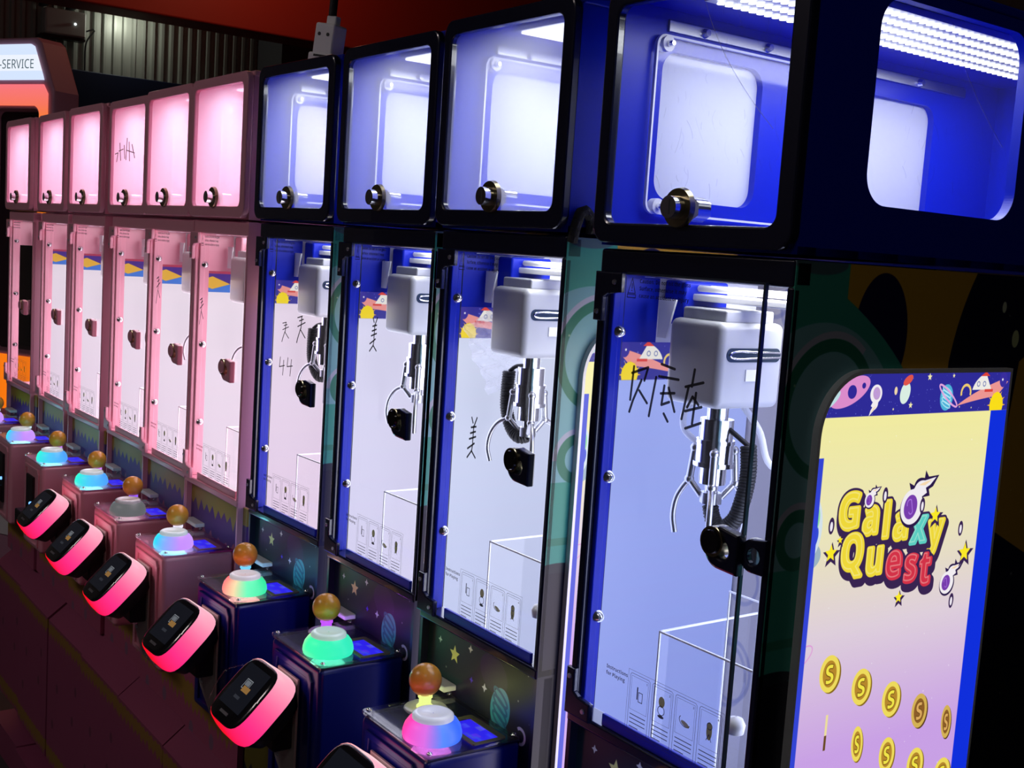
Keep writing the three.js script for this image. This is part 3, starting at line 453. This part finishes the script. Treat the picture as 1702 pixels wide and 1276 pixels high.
    if (s > 0) P('sign_rim', g('sr' + s, () => { const sh = new THREE.Shape(); const { z0, z1, y0, y1 } = SIGN, R = 0.1; const go = (q, e) => { q.moveTo(z1 + e, y0 - e); q.lineTo(z1 + e, y1 - R); q.absarc(z1 - R, y1 - R, R + e, 0, Math.PI / 2); q.lineTo(z0 - e, y1 + e); q.lineTo(z0 - e, y0 - e); q.closePath(); return q; }; go(sh, 0.006); sh.holes.push(go(new THREE.Path(), -0.0005)); return inX(ext(sh, 0.0125), 0.4525); }), M.edge, sg);
    areaLight(t, rgb(0.93, 0.9, 0.95), s > 0 ? 0.5 : 1.8, 0.5, 1.1, [s > 0 ? 0.455 : -0.005, -0.68, -0.348], [s > 0 ? 2 : -2, -0.68, -0.348]);
  }
  // ---- glass door with hinges, lock and prints
  const gx1 = o.clear ? 0.392 : 0.43;
  const gd = P('glass_door', g('gd' + gx1, () => new THREE.PlaneGeometry(gx1 - 0.034, 0.802).translate((gx1 + 0.034) / 2, -0.387, 0.0035)), M.glass, t);
  if (o.clear) P('glass_edge', g('ge' + gx1, () => [box(gx1 - 0.004, gx1, -0.788, 0.014, 0.0, 0.007), box(0.08, gx1 - 0.004, 0.0115, 0.014, 0.0, 0.007)]), M.darkEdge, gd);
  const el = (yt, s) => poly([[0.008, yt], [0.076, yt], [0.076, yt - s * 0.034], [0.042, yt - s * 0.038], [0.03, yt - s * 0.045], [0.03, yt - s * 0.086], [0.008, yt - s * 0.086]]);
  for (const [n, yt, s] of [['t', 0.012, 1], ['b', -0.79, -1]]) {
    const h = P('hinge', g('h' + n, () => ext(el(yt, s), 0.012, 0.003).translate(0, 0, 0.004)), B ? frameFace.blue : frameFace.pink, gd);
    for (const [x, y] of [[0.06, yt - s * 0.017], [0.018, yt - s * 0.07]]) P('hinge_screw', g(`hs${n}${x}`, () => cyl(0.005, 0.004, [x, y, 0.016], [x, y, 0.0185], 10)), M.steel, gd);
  }
  P('door_foot_rail', g('dfr', () => box(0.09, 0.41, -0.79, -0.768, -0.012, -0.004, 0.002)), pt, t);
  const ly = -0.398;
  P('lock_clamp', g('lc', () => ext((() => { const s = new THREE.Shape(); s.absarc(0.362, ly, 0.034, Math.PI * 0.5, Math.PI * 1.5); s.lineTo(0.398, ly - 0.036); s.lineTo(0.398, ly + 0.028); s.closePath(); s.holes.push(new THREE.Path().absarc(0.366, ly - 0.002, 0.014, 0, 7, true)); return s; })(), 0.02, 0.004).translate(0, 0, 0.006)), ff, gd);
  P('cam_lock', g('cl', () => cyl(0.024, 0.024, [0.348, ly + 0.008, 0.0], [0.348, ly + 0.008, 0.03], 22)), M.brass, gd);
  P('cam_lock_face', g('clf', () => cyl(0.02, 0.018, [0.348, ly + 0.008, 0.03], [0.348, ly + 0.008, 0.034], 22)), B ? M.blackGloss : pt, gd);
  if (o.clear) {
    P('lock_strike', g('ls', () => ext((() => { const s = new THREE.Shape(); s.absarc(0.418, ly, 0.026, Math.PI * 0.5, Math.PI * 1.5); s.lineTo(0.444, ly - 0.026); s.lineTo(0.444, ly + 0.03); s.closePath(); s.holes.push(new THREE.Path().absarc(0.42, ly, 0.013, 0, 7, true)); return s; })(), 0.014, 0.003).translate(0, 0, 0.001)), ff, t);
    P('strike_block', box(0.395, 0.412, ly - 0.02, ly + 0.022, -0.02, -0.002, 0.003), M.white, t);
  }
  P('instruction_print', g('ip', () => new THREE.PlaneGeometry(0.285, 0.115).translate(0.245, -0.715, 0.0062)), instructions, gd);
  P('caution_print', g('cp', () => new THREE.PlaneGeometry(0.16, 0.042).translate(0.158, -0.013, 0.0062)), caution, gd);
  for (const [k, x, y, w, h] of o.writing ?? []) P('marker_writing', new THREE.PlaneGeometry(w, h).translate(x, y, 0.0064), writing[k], gd);
  if (o.boxWriting) P('marker_writing', new THREE.PlaneGeometry(0.24, 0.1).translate(0.17, 0.3, 0.0125), writing.row, door);
  // ---- gantry and claw
  claw(t, o, c);
  // ---- prize chute of clear sheets
  const ch = P('prize_chute', g('pc', () => [new THREE.PlaneGeometry(0.27, 0.387).translate(0.275, -0.8065, -0.08), new THREE.PlaneGeometry(0.29, 0.387).rotateY(Math.PI / 2).translate(0.14, -0.8065, -0.225), new THREE.PlaneGeometry(0.268, 0.44).translate(0.276, -0.78, -0.248)]), M.glass, t);
  P('chute_edge', g('pce', () => [box(0.14, 0.41, -0.615, -0.612, -0.083, -0.079), box(0.139, 0.143, -0.615, -0.612, BACK + 0.02, -0.08), box(0.139, 0.142, -1.0, -0.613, -0.083, -0.08), box(0.142, 0.41, -0.562, -0.559, -0.2505, -0.2475), box(0.142, 0.145, -1.0, -0.56, -0.2505, -0.248)]), M.edge, ch);
  P('chute_knob', g('pck', () => lathe([[0.001, 0.018], [0.012, 0.014], [0.017, 0.004], [0.015, -0.01], [0.001, -0.014]], [0.335, -0.715, -0.078], 16)), M.white, ch);
  P('chute_knob', g('pck2', () => lathe([[0.001, 0.016], [0.012, 0.012], [0.016, 0.002], [0.013, -0.01], [0.001, -0.013]], [0.375, -0.665, -0.14], 16)), M.white, ch);
  // ---- printed front below the door and the base
  const xl = o.baseL ?? 0, xr = o.baseR ?? 0.44, bz = B ? 0 : -0.033 - o.z;
  P('front_panel', g(`fpn${c}${xl}${xr}`, () => planeUV(box(xl, xr, -1.66, -0.812, -0.04, -0.02), (x, y) => [x / 0.44, 1 + (y + 0.8) / 0.9])), frontMat[c], t);
    P('base', g(`bs${c}${xl}${xr}${bottom}`, () => planeUV(join([ext(poly([[-0.045, -1.66], [0.05, -1.735], [0.05, -2.38], [-0.03, -2.38], [-0.06, -2.4], [-0.06, -2.54], [0.06, -2.54], [0.06, bottom], [-0.6, bottom], [-0.6, -1.4], [-0.045, -1.4]]), xr - xl - 0.004).rotateY(-Math.PI / 2).translate(xr - 0.002, 0, bz)]), (x, y) => [(x - xl) / 0.5, 1 + (y + 1.735) / 0.66])), baseMat[c], t);
  // ---- joystick box
  const bx = P('joystick_box', g('jbx', () => [box(0.117, 0.381, -1.32, -0.962, -0.021, 0.204, 0.014)]), B ? shadedBlue : pt, t);
  P('box_lid', g('jlid', () => planeUV(box(0.121, 0.377, -0.964, -0.958, -0.018, 0.2, 0), (x, y, z) => [(x - 0.121) / 0.256, 1 - (z + 0.018) / 0.218])), lidPrint[c], bx);
  P('clear_lid', g('jcl', () => ext(RS(0.115, 0.383, -0.206, 0.022, 0.014), 0.007, 0.002).rotateX(-Math.PI / 2).translate(0, -0.958, 0)), lidClear, bx);
  for (const [x, z] of [[0.128, 0.192], [0.37, 0.192], [0.37, -0.008], [0.128, -0.008]]) P('lid_screw', g(`lsw${x}${z}`, () => lathe([[0.001, 0.005], [0.004, 0.004], [0.006, 0]], [x, -0.951, z], 12)), M.chrome, bx);
  P('screen_bezel', g('sbz', () => ext((() => { const s = RS(0.25, 0.378, -0.096, -0.016, 0.006); s.holes.push(RH(0.266, 0.37, -0.086, -0.03, 0.003)); return s; })(), 0.003).rotateX(-Math.PI / 2).translate(0, -0.951, 0)), std1(c), bx);
  P('screen', g('scr', () => planeUV(box(0.266, 0.37, -0.951, -0.9495, 0.03, 0.086), (x, y, z) => [(x - 0.266) / 0.104, (0.086 - z) / 0.056])), lcdMat, bx);
  if (B) areaLight(t, rgb(0.12, 0.1, 1), 0.5, 0.05, 0.1, [0.318, -0.947, 0.058], [0.318, 0, 0.0581]);
  // joystick: disc, lit collar, ball
  const jc = rgb(...o.stick);
  const js = P('joystick', g('jd', () => [lathe([[0.001, 0.004], [0.03, 0.0045], [0.034, 0.003], [0.044, 0.003], [0.047, 0]], [0.172, -0.951, 0.08], 36)]), M.acrylicDisc, t);
  P('lit_collar', g('jl', () => lathe([[0.001, 0.034], [0.015, 0.033], [0.0155, 0.022], [0.013, 0.02], [0.013, 0.008], [0.018, 0.003], [0.018, 0]], [0.174, -0.947, 0.084], 24)), glow(jc, 1.15), js);
  if (B) pointLight(t, jc, 0.012, [0.174, -0.93, 0.084], 0.5);
  P('ball_top', g('jball', () => new THREE.SphereGeometry(0.0347, 32, 20).translate(0.177, -0.8857, 0.088)), M.ball, js);
  // lit push button
  const bt = P('push_button', g('pb', () => lathe([[0.058, 0], [0.06, 0.006], [0.0595, 0.014], [0.056, 0.026], [0.049, 0.036], [0.041, 0.0405]], [0.301, -0.951, 0.144], 48)), glow(rgb(1, 1, 1), o.buttonPower ?? 1.0, { map: o.button }), t, 'glowing dome');
  P('button_cap', g('pbc', () => lathe([[0.042, 0.0395], [0.0415, 0.047], [0.037, 0.0505], [0.03, 0.0515], [0.022, 0.0495], [0.001, 0.0485]], [0.301, -0.951, 0.144], 40)), o.capMat, bt);
  pointLight(t, rgb(...o.spill), 0.02, [0.301, -0.935, 0.144], 1.5);
  // white tray at the back of the box
  P('tray', g('tray', () => box(0.03, 0.134, -0.944, -0.931, -0.021, 0.012, 0.003)), M.white, t);
  // front of the box: stepped plates
  P('front_step', g('fst', () => [ext((() => { const s = poly([[0.15, -1.3], [0.35, -1.3], [0.35, -1.0], [0.335, -0.982], [0.15, -0.982]]); s.holes.push(new THREE.Path([[0.165, -1.29], [0.335, -1.29], [0.335, -1.008], [0.325, -0.996], [0.165, -0.996]].map(([a, b]) => new THREE.Vector2(a, b)))); return s; })(), 0.008, 0.002).translate(0, 0, 0.2025)]), B ? shadedBlue : pt, bx);
  if (o.reader) reader(t, o, bx);
  else {
    const pl = P('port_cover', g('ptc', () => [box(0.185, 0.285, -1.24, -1.02, 0.204, 0.214, 0.004)]), M.black, bx);
    P('indicator_light', g('ind', () => new THREE.SphereGeometry(0.007, 12, 8).translate(0.27, -1.13, 0.217)), glow(rgb(0.15, 0.4, 1), 2), pl);
    P('socket_bracket', g('sbk', () => box(0.2, 0.28, -1.23, -1.16, 0.21, 0.26, 0.006)), M.black, bx);
  }
  if (o.extra) o.extra(t);
  return t;
}
function o2() { return box(0, 0.01, -1.4, -0.805, DEEP, -0.002); }
const lidClear = phy({ color: 0xffffff, transmission: 1, roughness: 0.05, thickness: 0, ior: 1.5 });
const bezels = { blue: std({ color: rgb(0.12, 0.11, 0.06), roughness: 0.5 }), pink: std({ color: rgb(0.35, 0.12, 0.2), roughness: 0.5 }) };
const std1 = (c) => bezels[c];

function claw(t, o, c) {
  const dx = (o.clawX ?? 0.127) - 0.127, dz = o.clawZ ?? 0, mv = (m) => { m.position.set(dx * K, 0, dz * K); return m; }, g = memo;
  const B = c === 'blue';
  P('rail', g('rl1', () => [cyl(0.007, 0.007, [0.06, 0.012, -0.37], [0.06, 0.012, -0.05], 12)]), M.chrome, t);
  P('rail', g('rl2', () => [cyl(0.007, 0.007, [0.4, 0.012, -0.37], [0.4, 0.012, -0.05], 12)]), M.chrome, t);
  const beam = P('cross_beam', g('cbm', () => [box(0.04, 0.415, -0.03, -0.018, -0.22, -0.15, 0.003), box(0.05, 0.41, -0.012, -0.002, -0.2, -0.192), cyl(0.006, 0.006, [0.05, -0.008, -0.165], [0.41, -0.008, -0.165], 10)]), M.white, t); beam.position.z = dz * K;
  P('beam_end', g('cbe', () => [box(0.03, 0.085, -0.075, 0.004, -0.24, -0.13, 0.006)]), pt2(c), beam);
  P('beam_end', g('cbe2', () => [box(0.385, 0.415, -0.075, 0.004, -0.24, -0.13, 0.006)]), pt2(c), beam);
  const cv = mv(P('hoist_cover', g('hc', () => [box(0.062, 0.192, -0.209, -0.06, -0.26, -0.1, 0.014), box(0.075, 0.18, -0.062, -0.04, -0.24, -0.12, 0.004)]), M.cover, t));
  P('slot', g('hsl', () => inX(ext(RS(-0.25, -0.115, -0.127, -0.103, 0.0119), 0.004), 0.1928)), M.darkEdge, cv);
  P('slot_bar', g('hsb', () => tube([[0.193, -0.119, -0.25], [0.1935, -0.12, -0.2], [0.1935, -0.12, -0.13], [0.1935, -0.115, -0.122], [0.1935, -0.11, -0.13], [0.1935, -0.11, -0.2], [0.193, -0.111, -0.25]], 0.0022, 40, 6)), M.chrome, cv);
  P('name_plate', g('hnp', () => box(0.192, 0.194, -0.16, -0.14, -0.19, -0.165)), M.white, cv);
  P('side_bracket', g('hbr', () => ext(poly([[0.028, -0.03], [0.07, -0.03], [0.05, -0.1], [0.028, -0.1]]), 0.004).translate(0, 0, -0.11)), M.opal, cv);
  const X = 0.127, Z = -0.175, cl = mv(P('claw', g('clm', () => [cyl(0.019, 0.019, [X, -0.209, Z], [X, -0.235, Z], 20), cyl(0.03, 0.03, [X, -0.235, Z], [X, -0.272, Z], 28), cyl(0.0345, 0.0345, [X, -0.272, Z], [X, -0.279, Z], 28), cyl(0.033, 0.033, [X, -0.279, Z], [X, -0.312, Z], 28), cyl(0.037, 0.037, [X, -0.312, Z], [X, -0.32, Z], 28), cyl(0.024, 0.024, [X, -0.32, Z], [X, -0.352, Z], 24), cyl(0.012, 0.012, [X, -0.352, Z], [X, -0.385, Z], 16)]), M.chrome, t));
  P('hub', g('chub', () => [cyl(0.02, 0.02, [X, -0.368, Z], [X, -0.388, Z], 6)]), M.steel, cl);
  const open = o.open ?? 1;
  for (let i = 0; i < 3; i++) {
    const key = `pr${i}${open}`, a = (o.prongTurn ?? 2.6) + i * Math.PI * 2 / 3, at = (r, y) => [X + r * Math.cos(a), y, Z + r * Math.sin(a)];
    const pr = P('prong', memo(key + (o.prongTurn ?? 2.6), () => [tube([at(0.046, -0.352), at(0.07 * open, -0.364), at(0.088 * open, -0.39), at(0.094 * open, -0.425), at(0.086 * open, -0.455)], 0.0055, 20, 8)]), M.steel, cl);
    P('link', memo('lk' + key + (o.prongTurn ?? 2.6), () => [cyl(0.007, 0.007, at(0.04, -0.293), at(0.047, -0.352), 8), cyl(0.006, 0.006, at(0.047, -0.352), at(0.02, -0.378), 8), new THREE.SphereGeometry(0.009, 10, 8).translate(...at(0.04, -0.293)), new THREE.SphereGeometry(0.009, 10, 8).translate(...at(0.047, -0.352))]), M.steel, pr);
  }
  const path = o.cord === 'left'
    ? [[X - 0.055, -0.25, Z + 0.02], [X - 0.058, -0.29, Z + 0.02], [X - 0.055, -0.335, Z + 0.02], [X - 0.04, -0.375, Z + 0.015], [X - 0.015, -0.392, Z + 0.01], [X, -0.388, Z]]
    : [[X + 0.06, -0.275, Z - 0.02], [X + 0.065, -0.32, Z - 0.02], [X + 0.062, -0.37, Z - 0.015], [X + 0.05, -0.41, Z - 0.01], [X + 0.03, -0.428, Z], [X + 0.01, -0.415, Z], [X, -0.39, Z]];
  if (o.cord) {
    P('coiled_cord', memo('cord' + o.cord, () => coil(path, o.cord === 'left' ? 32 : 40, 0.012, 0.0036)), M.rubber, cl);
    P('cord_lead', memo('lead' + o.cord, () => tube(o.cord === 'left' ? [[X - 0.055, -0.25, Z + 0.02], [X - 0.045, -0.238, Z + 0.01], [X - 0.01, -0.232, Z]] : [[X + 0.06, -0.275, Z - 0.02], [X + 0.045, -0.262, Z - 0.01], [X + 0.02, -0.245, Z]], 0.0045, 14, 6)), M.rubber, cl);
  }
  if (o.hoop) P('cable_hoop', memo('hoop', () => tube([[X - 0.03, -0.2, Z + 0.02], [X - 0.062, -0.23, Z + 0.02], [X - 0.06, -0.262, Z + 0.02], [X - 0.025, -0.284, Z + 0.01], [X - 0.01, -0.285, Z]], 0.006, 24, 8)), M.opal, cl), P('cable_hoop', memo('hoop2', () => tube([[X + 0.02, -0.2, Z - 0.03], [X + 0.055, -0.25, Z - 0.05], [X + 0.07, -0.31, Z - 0.07], [X + 0.11, -0.325, Z - 0.11], [X + 0.16, -0.322, Z - 0.13]], 0.006, 24, 8)), M.opal, cl);
}
const pt2 = (c) => paint[c];

function reader(t, o, bx) {
  const g = memo;
  const r = P('card_reader', g('rdB', () => faceAt(readerRing([[0.093, 0.092, 0.054, -0.002], [0.09, 0.088, 0.062, -0.002], [0.07, 0.07, 0.1, -0.004], [0.03, 0.03, 0.115, -0.004], [0.001, 0.001, 0.116, -0.004]]))), M.black, t);
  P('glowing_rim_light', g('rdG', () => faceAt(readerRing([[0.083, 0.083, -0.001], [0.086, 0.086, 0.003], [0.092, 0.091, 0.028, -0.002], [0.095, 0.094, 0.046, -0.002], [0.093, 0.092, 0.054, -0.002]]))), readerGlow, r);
  P('black_face', g('rdF', () => faceAt(readerRing([[0.001, 0.001, -0.008], [0.05, 0.05, -0.0075], [0.073, 0.073, -0.006], [0.081, 0.081, -0.003], [0.084, 0.084, 0.002]]).scale(1, 1, 1))), M.blackFlip, r);
  P('screen', g('rdS', () => faceAt(planeUV(box(-0.056, 0.056, -0.046, 0.064, 0.0078, 0.0088), (x, y) => [(x + 0.056) / 0.112, (y + 0.046) / 0.11]))), readerScreen, r);
  P('name_mark', g('rdN', () => faceAt(box(-0.02, 0.02, -0.064, -0.057, 0.0072, 0.0084))), M.steel, r);
  P('bracket', g('rdK', () => [box(0.195, 0.275, -1.19, -1.045, 0.21, 0.262, 0.008), box(0.2, 0.27, -1.185, -1.15, 0.205, 0.24, 0.004)]), M.black, r);
  const pl = P('mounting_plate', g('mpl', () => ext(poly([[0.181, -1.013], [0.29, -1.013], [0.29, -1.3], [0.262, -1.3], [0.189, -1.245], [0.181, -1.235]]), 0.006, 0.0015).translate(0, 0, 0.208)), M.plate, bx);
  for (const [x, y] of [[0.191, -1.033], [0.277, -1.033], [0.198, -1.225], [0.275, -1.28]]) P('plate_bolt', g(`plb${x}${y}`, () => lathe([[0.001, 0.007], [0.006, 0.005], [0.009, 0]], [0, 0, 0], 12).rotateX(Math.PI / 2).translate(x, y, 0.214)), M.steel, pl);
  areaLight(t, rgb(1, 0.14, 0.25), 1.8, 0.16, 0.05, [0.235, -0.985, 0.262], [0.255, -0.95, 0.0]);
  areaLight(t, rgb(1, 0.08, 0.16), 1.0, 0.16, 0.06, [0.235, -1.14, 0.32], [0.235, -1.6, 0.45]);
  if (o.flap) P('loose_film', memo('flap', () => faceAt(tube([[-0.075, 0.05, 0.006], [-0.1, 0.01, 0.02], [-0.085, -0.06, 0.012]], 0.0015, 16, 5))), M.acrylic, r);
}

const ring = (stops) => canvas(256, 64, (c, w, h) => {                    // colours of the button's lamps round the dome
  const g = c.createLinearGradient(0, 0, w, 0); stops.forEach(([p, q]) => g.addColorStop(p, q)); c.fillStyle = g; c.fillRect(0, 0, w, h);
});
const cap = (r, gg, b) => phy({ color: rgb(0.8, 0.82, 0.85), roughness: 0.2, clearcoat: 0.5, emissive: rgb(r, gg, b), emissiveIntensity: 0.35 });
const art = { m4: insideArt('#a6b6ff', '#8c9df2', false), b3: insideArt('#dfe6ff', '#c3cdfa', false), b2: insideArt('#e6e4ff', '#dcd6fb', false), b1: insideArt('#f3e3f6', '#ecd0f0', false), p: insideArt('#fdeefc', '#f3dcf6', true) };
const lilac = rgb(0.8, 0.82, 1), rose = rgb(1, 0.82, 0.95);
const fit = [[-4.09, -0.015, 0.023], [-3.549, -0.037, 0.002], [-3.021, -0.031, 0.019], [-2.535, -0.055, 0.007], [-2.031, -0.033, 0.005], [-1.565, -0.027, 0.004], [-1.052, -0.034, 0.032], [-0.525, -0.031, 0.008], [0, 0, 0], [0.58, 0.032, 0.01]];
const at = (i) => ({ x: fit[i][0], z: fit[i][1], turn: fit[i][2] });
// u = 0 on the dome lies towards the viewer (+z) and runs to the right
machine({ ...at(9), lift: -0.02, color: 'blue', clear: true, label: 'nearest blue claw machine with clear light box and a lettered sign on its side', art: art.m4, tint: rgb(0.62, 0.68, 1), stick: [0.2, 0.4, 1], button: ring([[0, '#4060ff'], [1, '#4060ff']]), spill: [0.4, 0.3, 1], capMat: cap(0.6, 0.7, 1), reader: true, writing: [['word', 0.196, -0.188, 0.175, 0.115]], cord: 'right', hoop: true, prongTurn: 2.9, open: 0.8, clawX: 0.145 });
machine({ ...at(8), color: 'blue', label: 'second blue claw machine from the right, pink and blue button, crumpled film in its window', art: art.b3, tint: lilac, stick: [0.75, 0.85, 0.25], button: ring([[0, '#ff4fc8'], [0.12, '#e070e8'], [0.22, '#5a8cff'], [0.35, '#3a6cff'], [0.6, '#5a7cff'], [0.8, '#ff2f86'], [0.92, '#ff2f9a'], [1, '#ff4fc8']]), spill: [0.9, 0.2, 0.8], capMat: cap(0.75, 0.8, 1), reader: true, writing: [['mei', 0.178, -0.382, 0.046, 0.105]], cord: 'left', prongTurn: 2.6, clawX: 0.122, extra: (t) => {
  const g = new THREE.PlaneGeometry(0.09, 0.17, 14, 20), p = g.attributes.position;      // crumpled clear film stuck to the wall sheet
  for (let i = 0; i < p.count; i++) { const x = p.getX(i), y = p.getY(i); p.setXYZ(i, x * (1 + 0.8 * (0.085 - y) / 0.17) - 0.2 * y, y, 0.008 * Math.sin(x * 190 + y * 60) + 0.006 * Math.sin(y * 170 + x * 50)); }
  g.computeVertexNormals();
  P('crumpled_film', g.rotateY(Math.PI / 2).rotateX(0.5).translate(0.05, -0.2, -0.13), M.filmy, t, 'crumpled clear plastic film');
  P('strap', tube([[0.442, 0.04, -0.01], [0.45, 0.075, -0.012], [0.455, 0.1, -0.02], [0.452, 0.085, -0.045], [0.446, 0.06, -0.05]], 0.011, 16, 6).scale(1, 1, 1), strapMat, t, 'black woven strap end');
} });
machine({ ...at(7), color: 'blue', label: 'third blue claw machine from the right, green button and one handwritten mark on its glass', art: art.b2, tint: lilac, stick: [0.5, 0.08, 1], button: ring([[0, '#40ffb0'], [0.3, '#30f0c0'], [0.5, '#40e8b0'], [0.75, '#60ffa0'], [0.85, '#d8ffb0'], [1, '#40ffb0']]), spill: [0.15, 1, 0.6], capMat: cap(0.6, 1, 0.85), reader: true, flap: true, writing: [['mei', 0.2, -0.213, 0.05, 0.1]], prongTurn: 2.7, clawX: 0.122 });
machine({ ...at(6), color: 'blue', label: 'blue claw machine next to the pink ones, red and green button', art: art.b1, tint: rgb(0.95, 0.85, 1), stick: [0.15, 0.6, 1], button: ring([[0, '#ff9a8a'], [0.1, '#ffe0b0'], [0.2, '#70ffc0'], [0.4, '#30e8a0'], [0.6, '#ff8a80'], [0.85, '#ff4a60'], [1, '#ff9a8a']]), spill: [1, 0.5, 0.45], capMat: cap(1, 0.9, 0.95), reader: true, writing: [['three', 0.206, -0.25, 0.05, 0.06], ['three', 0.3, -0.235, 0.06, 0.08], ['four', 0.215, -0.35, 0.09, 0.07]], cord: 'left', prongTurn: 2.6, clawX: 0.115 });
const cyan = ring([[0, '#30e0ff'], [0.12, '#8ab0ff'], [0.25, '#c890ff'], [0.5, '#d0a0ff'], [0.75, '#40f0ff'], [0.9, '#20f0ff'], [1, '#30e0ff']]), green = ring([[0, '#30ffe0'], [0.2, '#50c8ff'], [0.4, '#50a0ff'], [0.7, '#30ffa0'], [0.9, '#30ffc0'], [1, '#30ffe0']]), white = ring([[0, '#b8bcc0'], [1, '#b8bcc0']]);
const P_ = (i, label, o) => machine({ ...at(i), color: 'pink', label, art: art.p, tint: rose, capMat: cap(0.7, 0.95, 1), spill: [0.2, 0.9, 1], stick: [0.6, 0.2, 1], prongTurn: 2.6, topPower: 6.5, ...o });
P_(5, 'pink claw machine touching the first blue one, cyan and purple button', { stick: [0.8, 0.75, 1], button: cyan, reader: true, clawX: 0.13, baseL: -0.007, baseR: 0.47, writing: [['three', 0.11, -0.24, 0.04, 0.09]] });
P_(4, 'pink claw machine whose grey white dome button has an added faint glow', { stick: [0.3, 0.1, 1], button: white, buttonPower: 0.25, spill: [0.3, 0.3, 0.3], capMat: cap(0.1, 0.1, 0.1), reader: true, baseL: -0.036, baseR: 0.453, writing: [['three', 0.14, -0.2, 0.045, 0.1]] });  // faint glow added to show the grey white dome
P_(3, 'pink claw machine with scribbled marker writing on its light box', { button: green, reader: true, baseL: -0.022, baseR: 0.462, boxWriting: true, clawX: 0.14 });
P_(2, 'pink claw machine left of the scribbled one, green and blue button, no card reader', { button: green, baseL: -0.041, baseR: 0.458, cord: 'left', clawX: 0.14 });
P_(1, 'second pink claw machine from the far end, cyan button', { stick: [0.6, 0.85, 1], button: cyan, baseL: -0.045, baseR: 0.466, clawX: 0.15, cord: 'left' });
P_(0, 'farthest pink claw machine, its side wall open towards the orange kiosk', { stick: [0.6, 0.85, 1], button: cyan, seeThrough: true, baseR: 0.484, clawX: 0.15, cord: 'left' });

renderer.render(scene, camera);
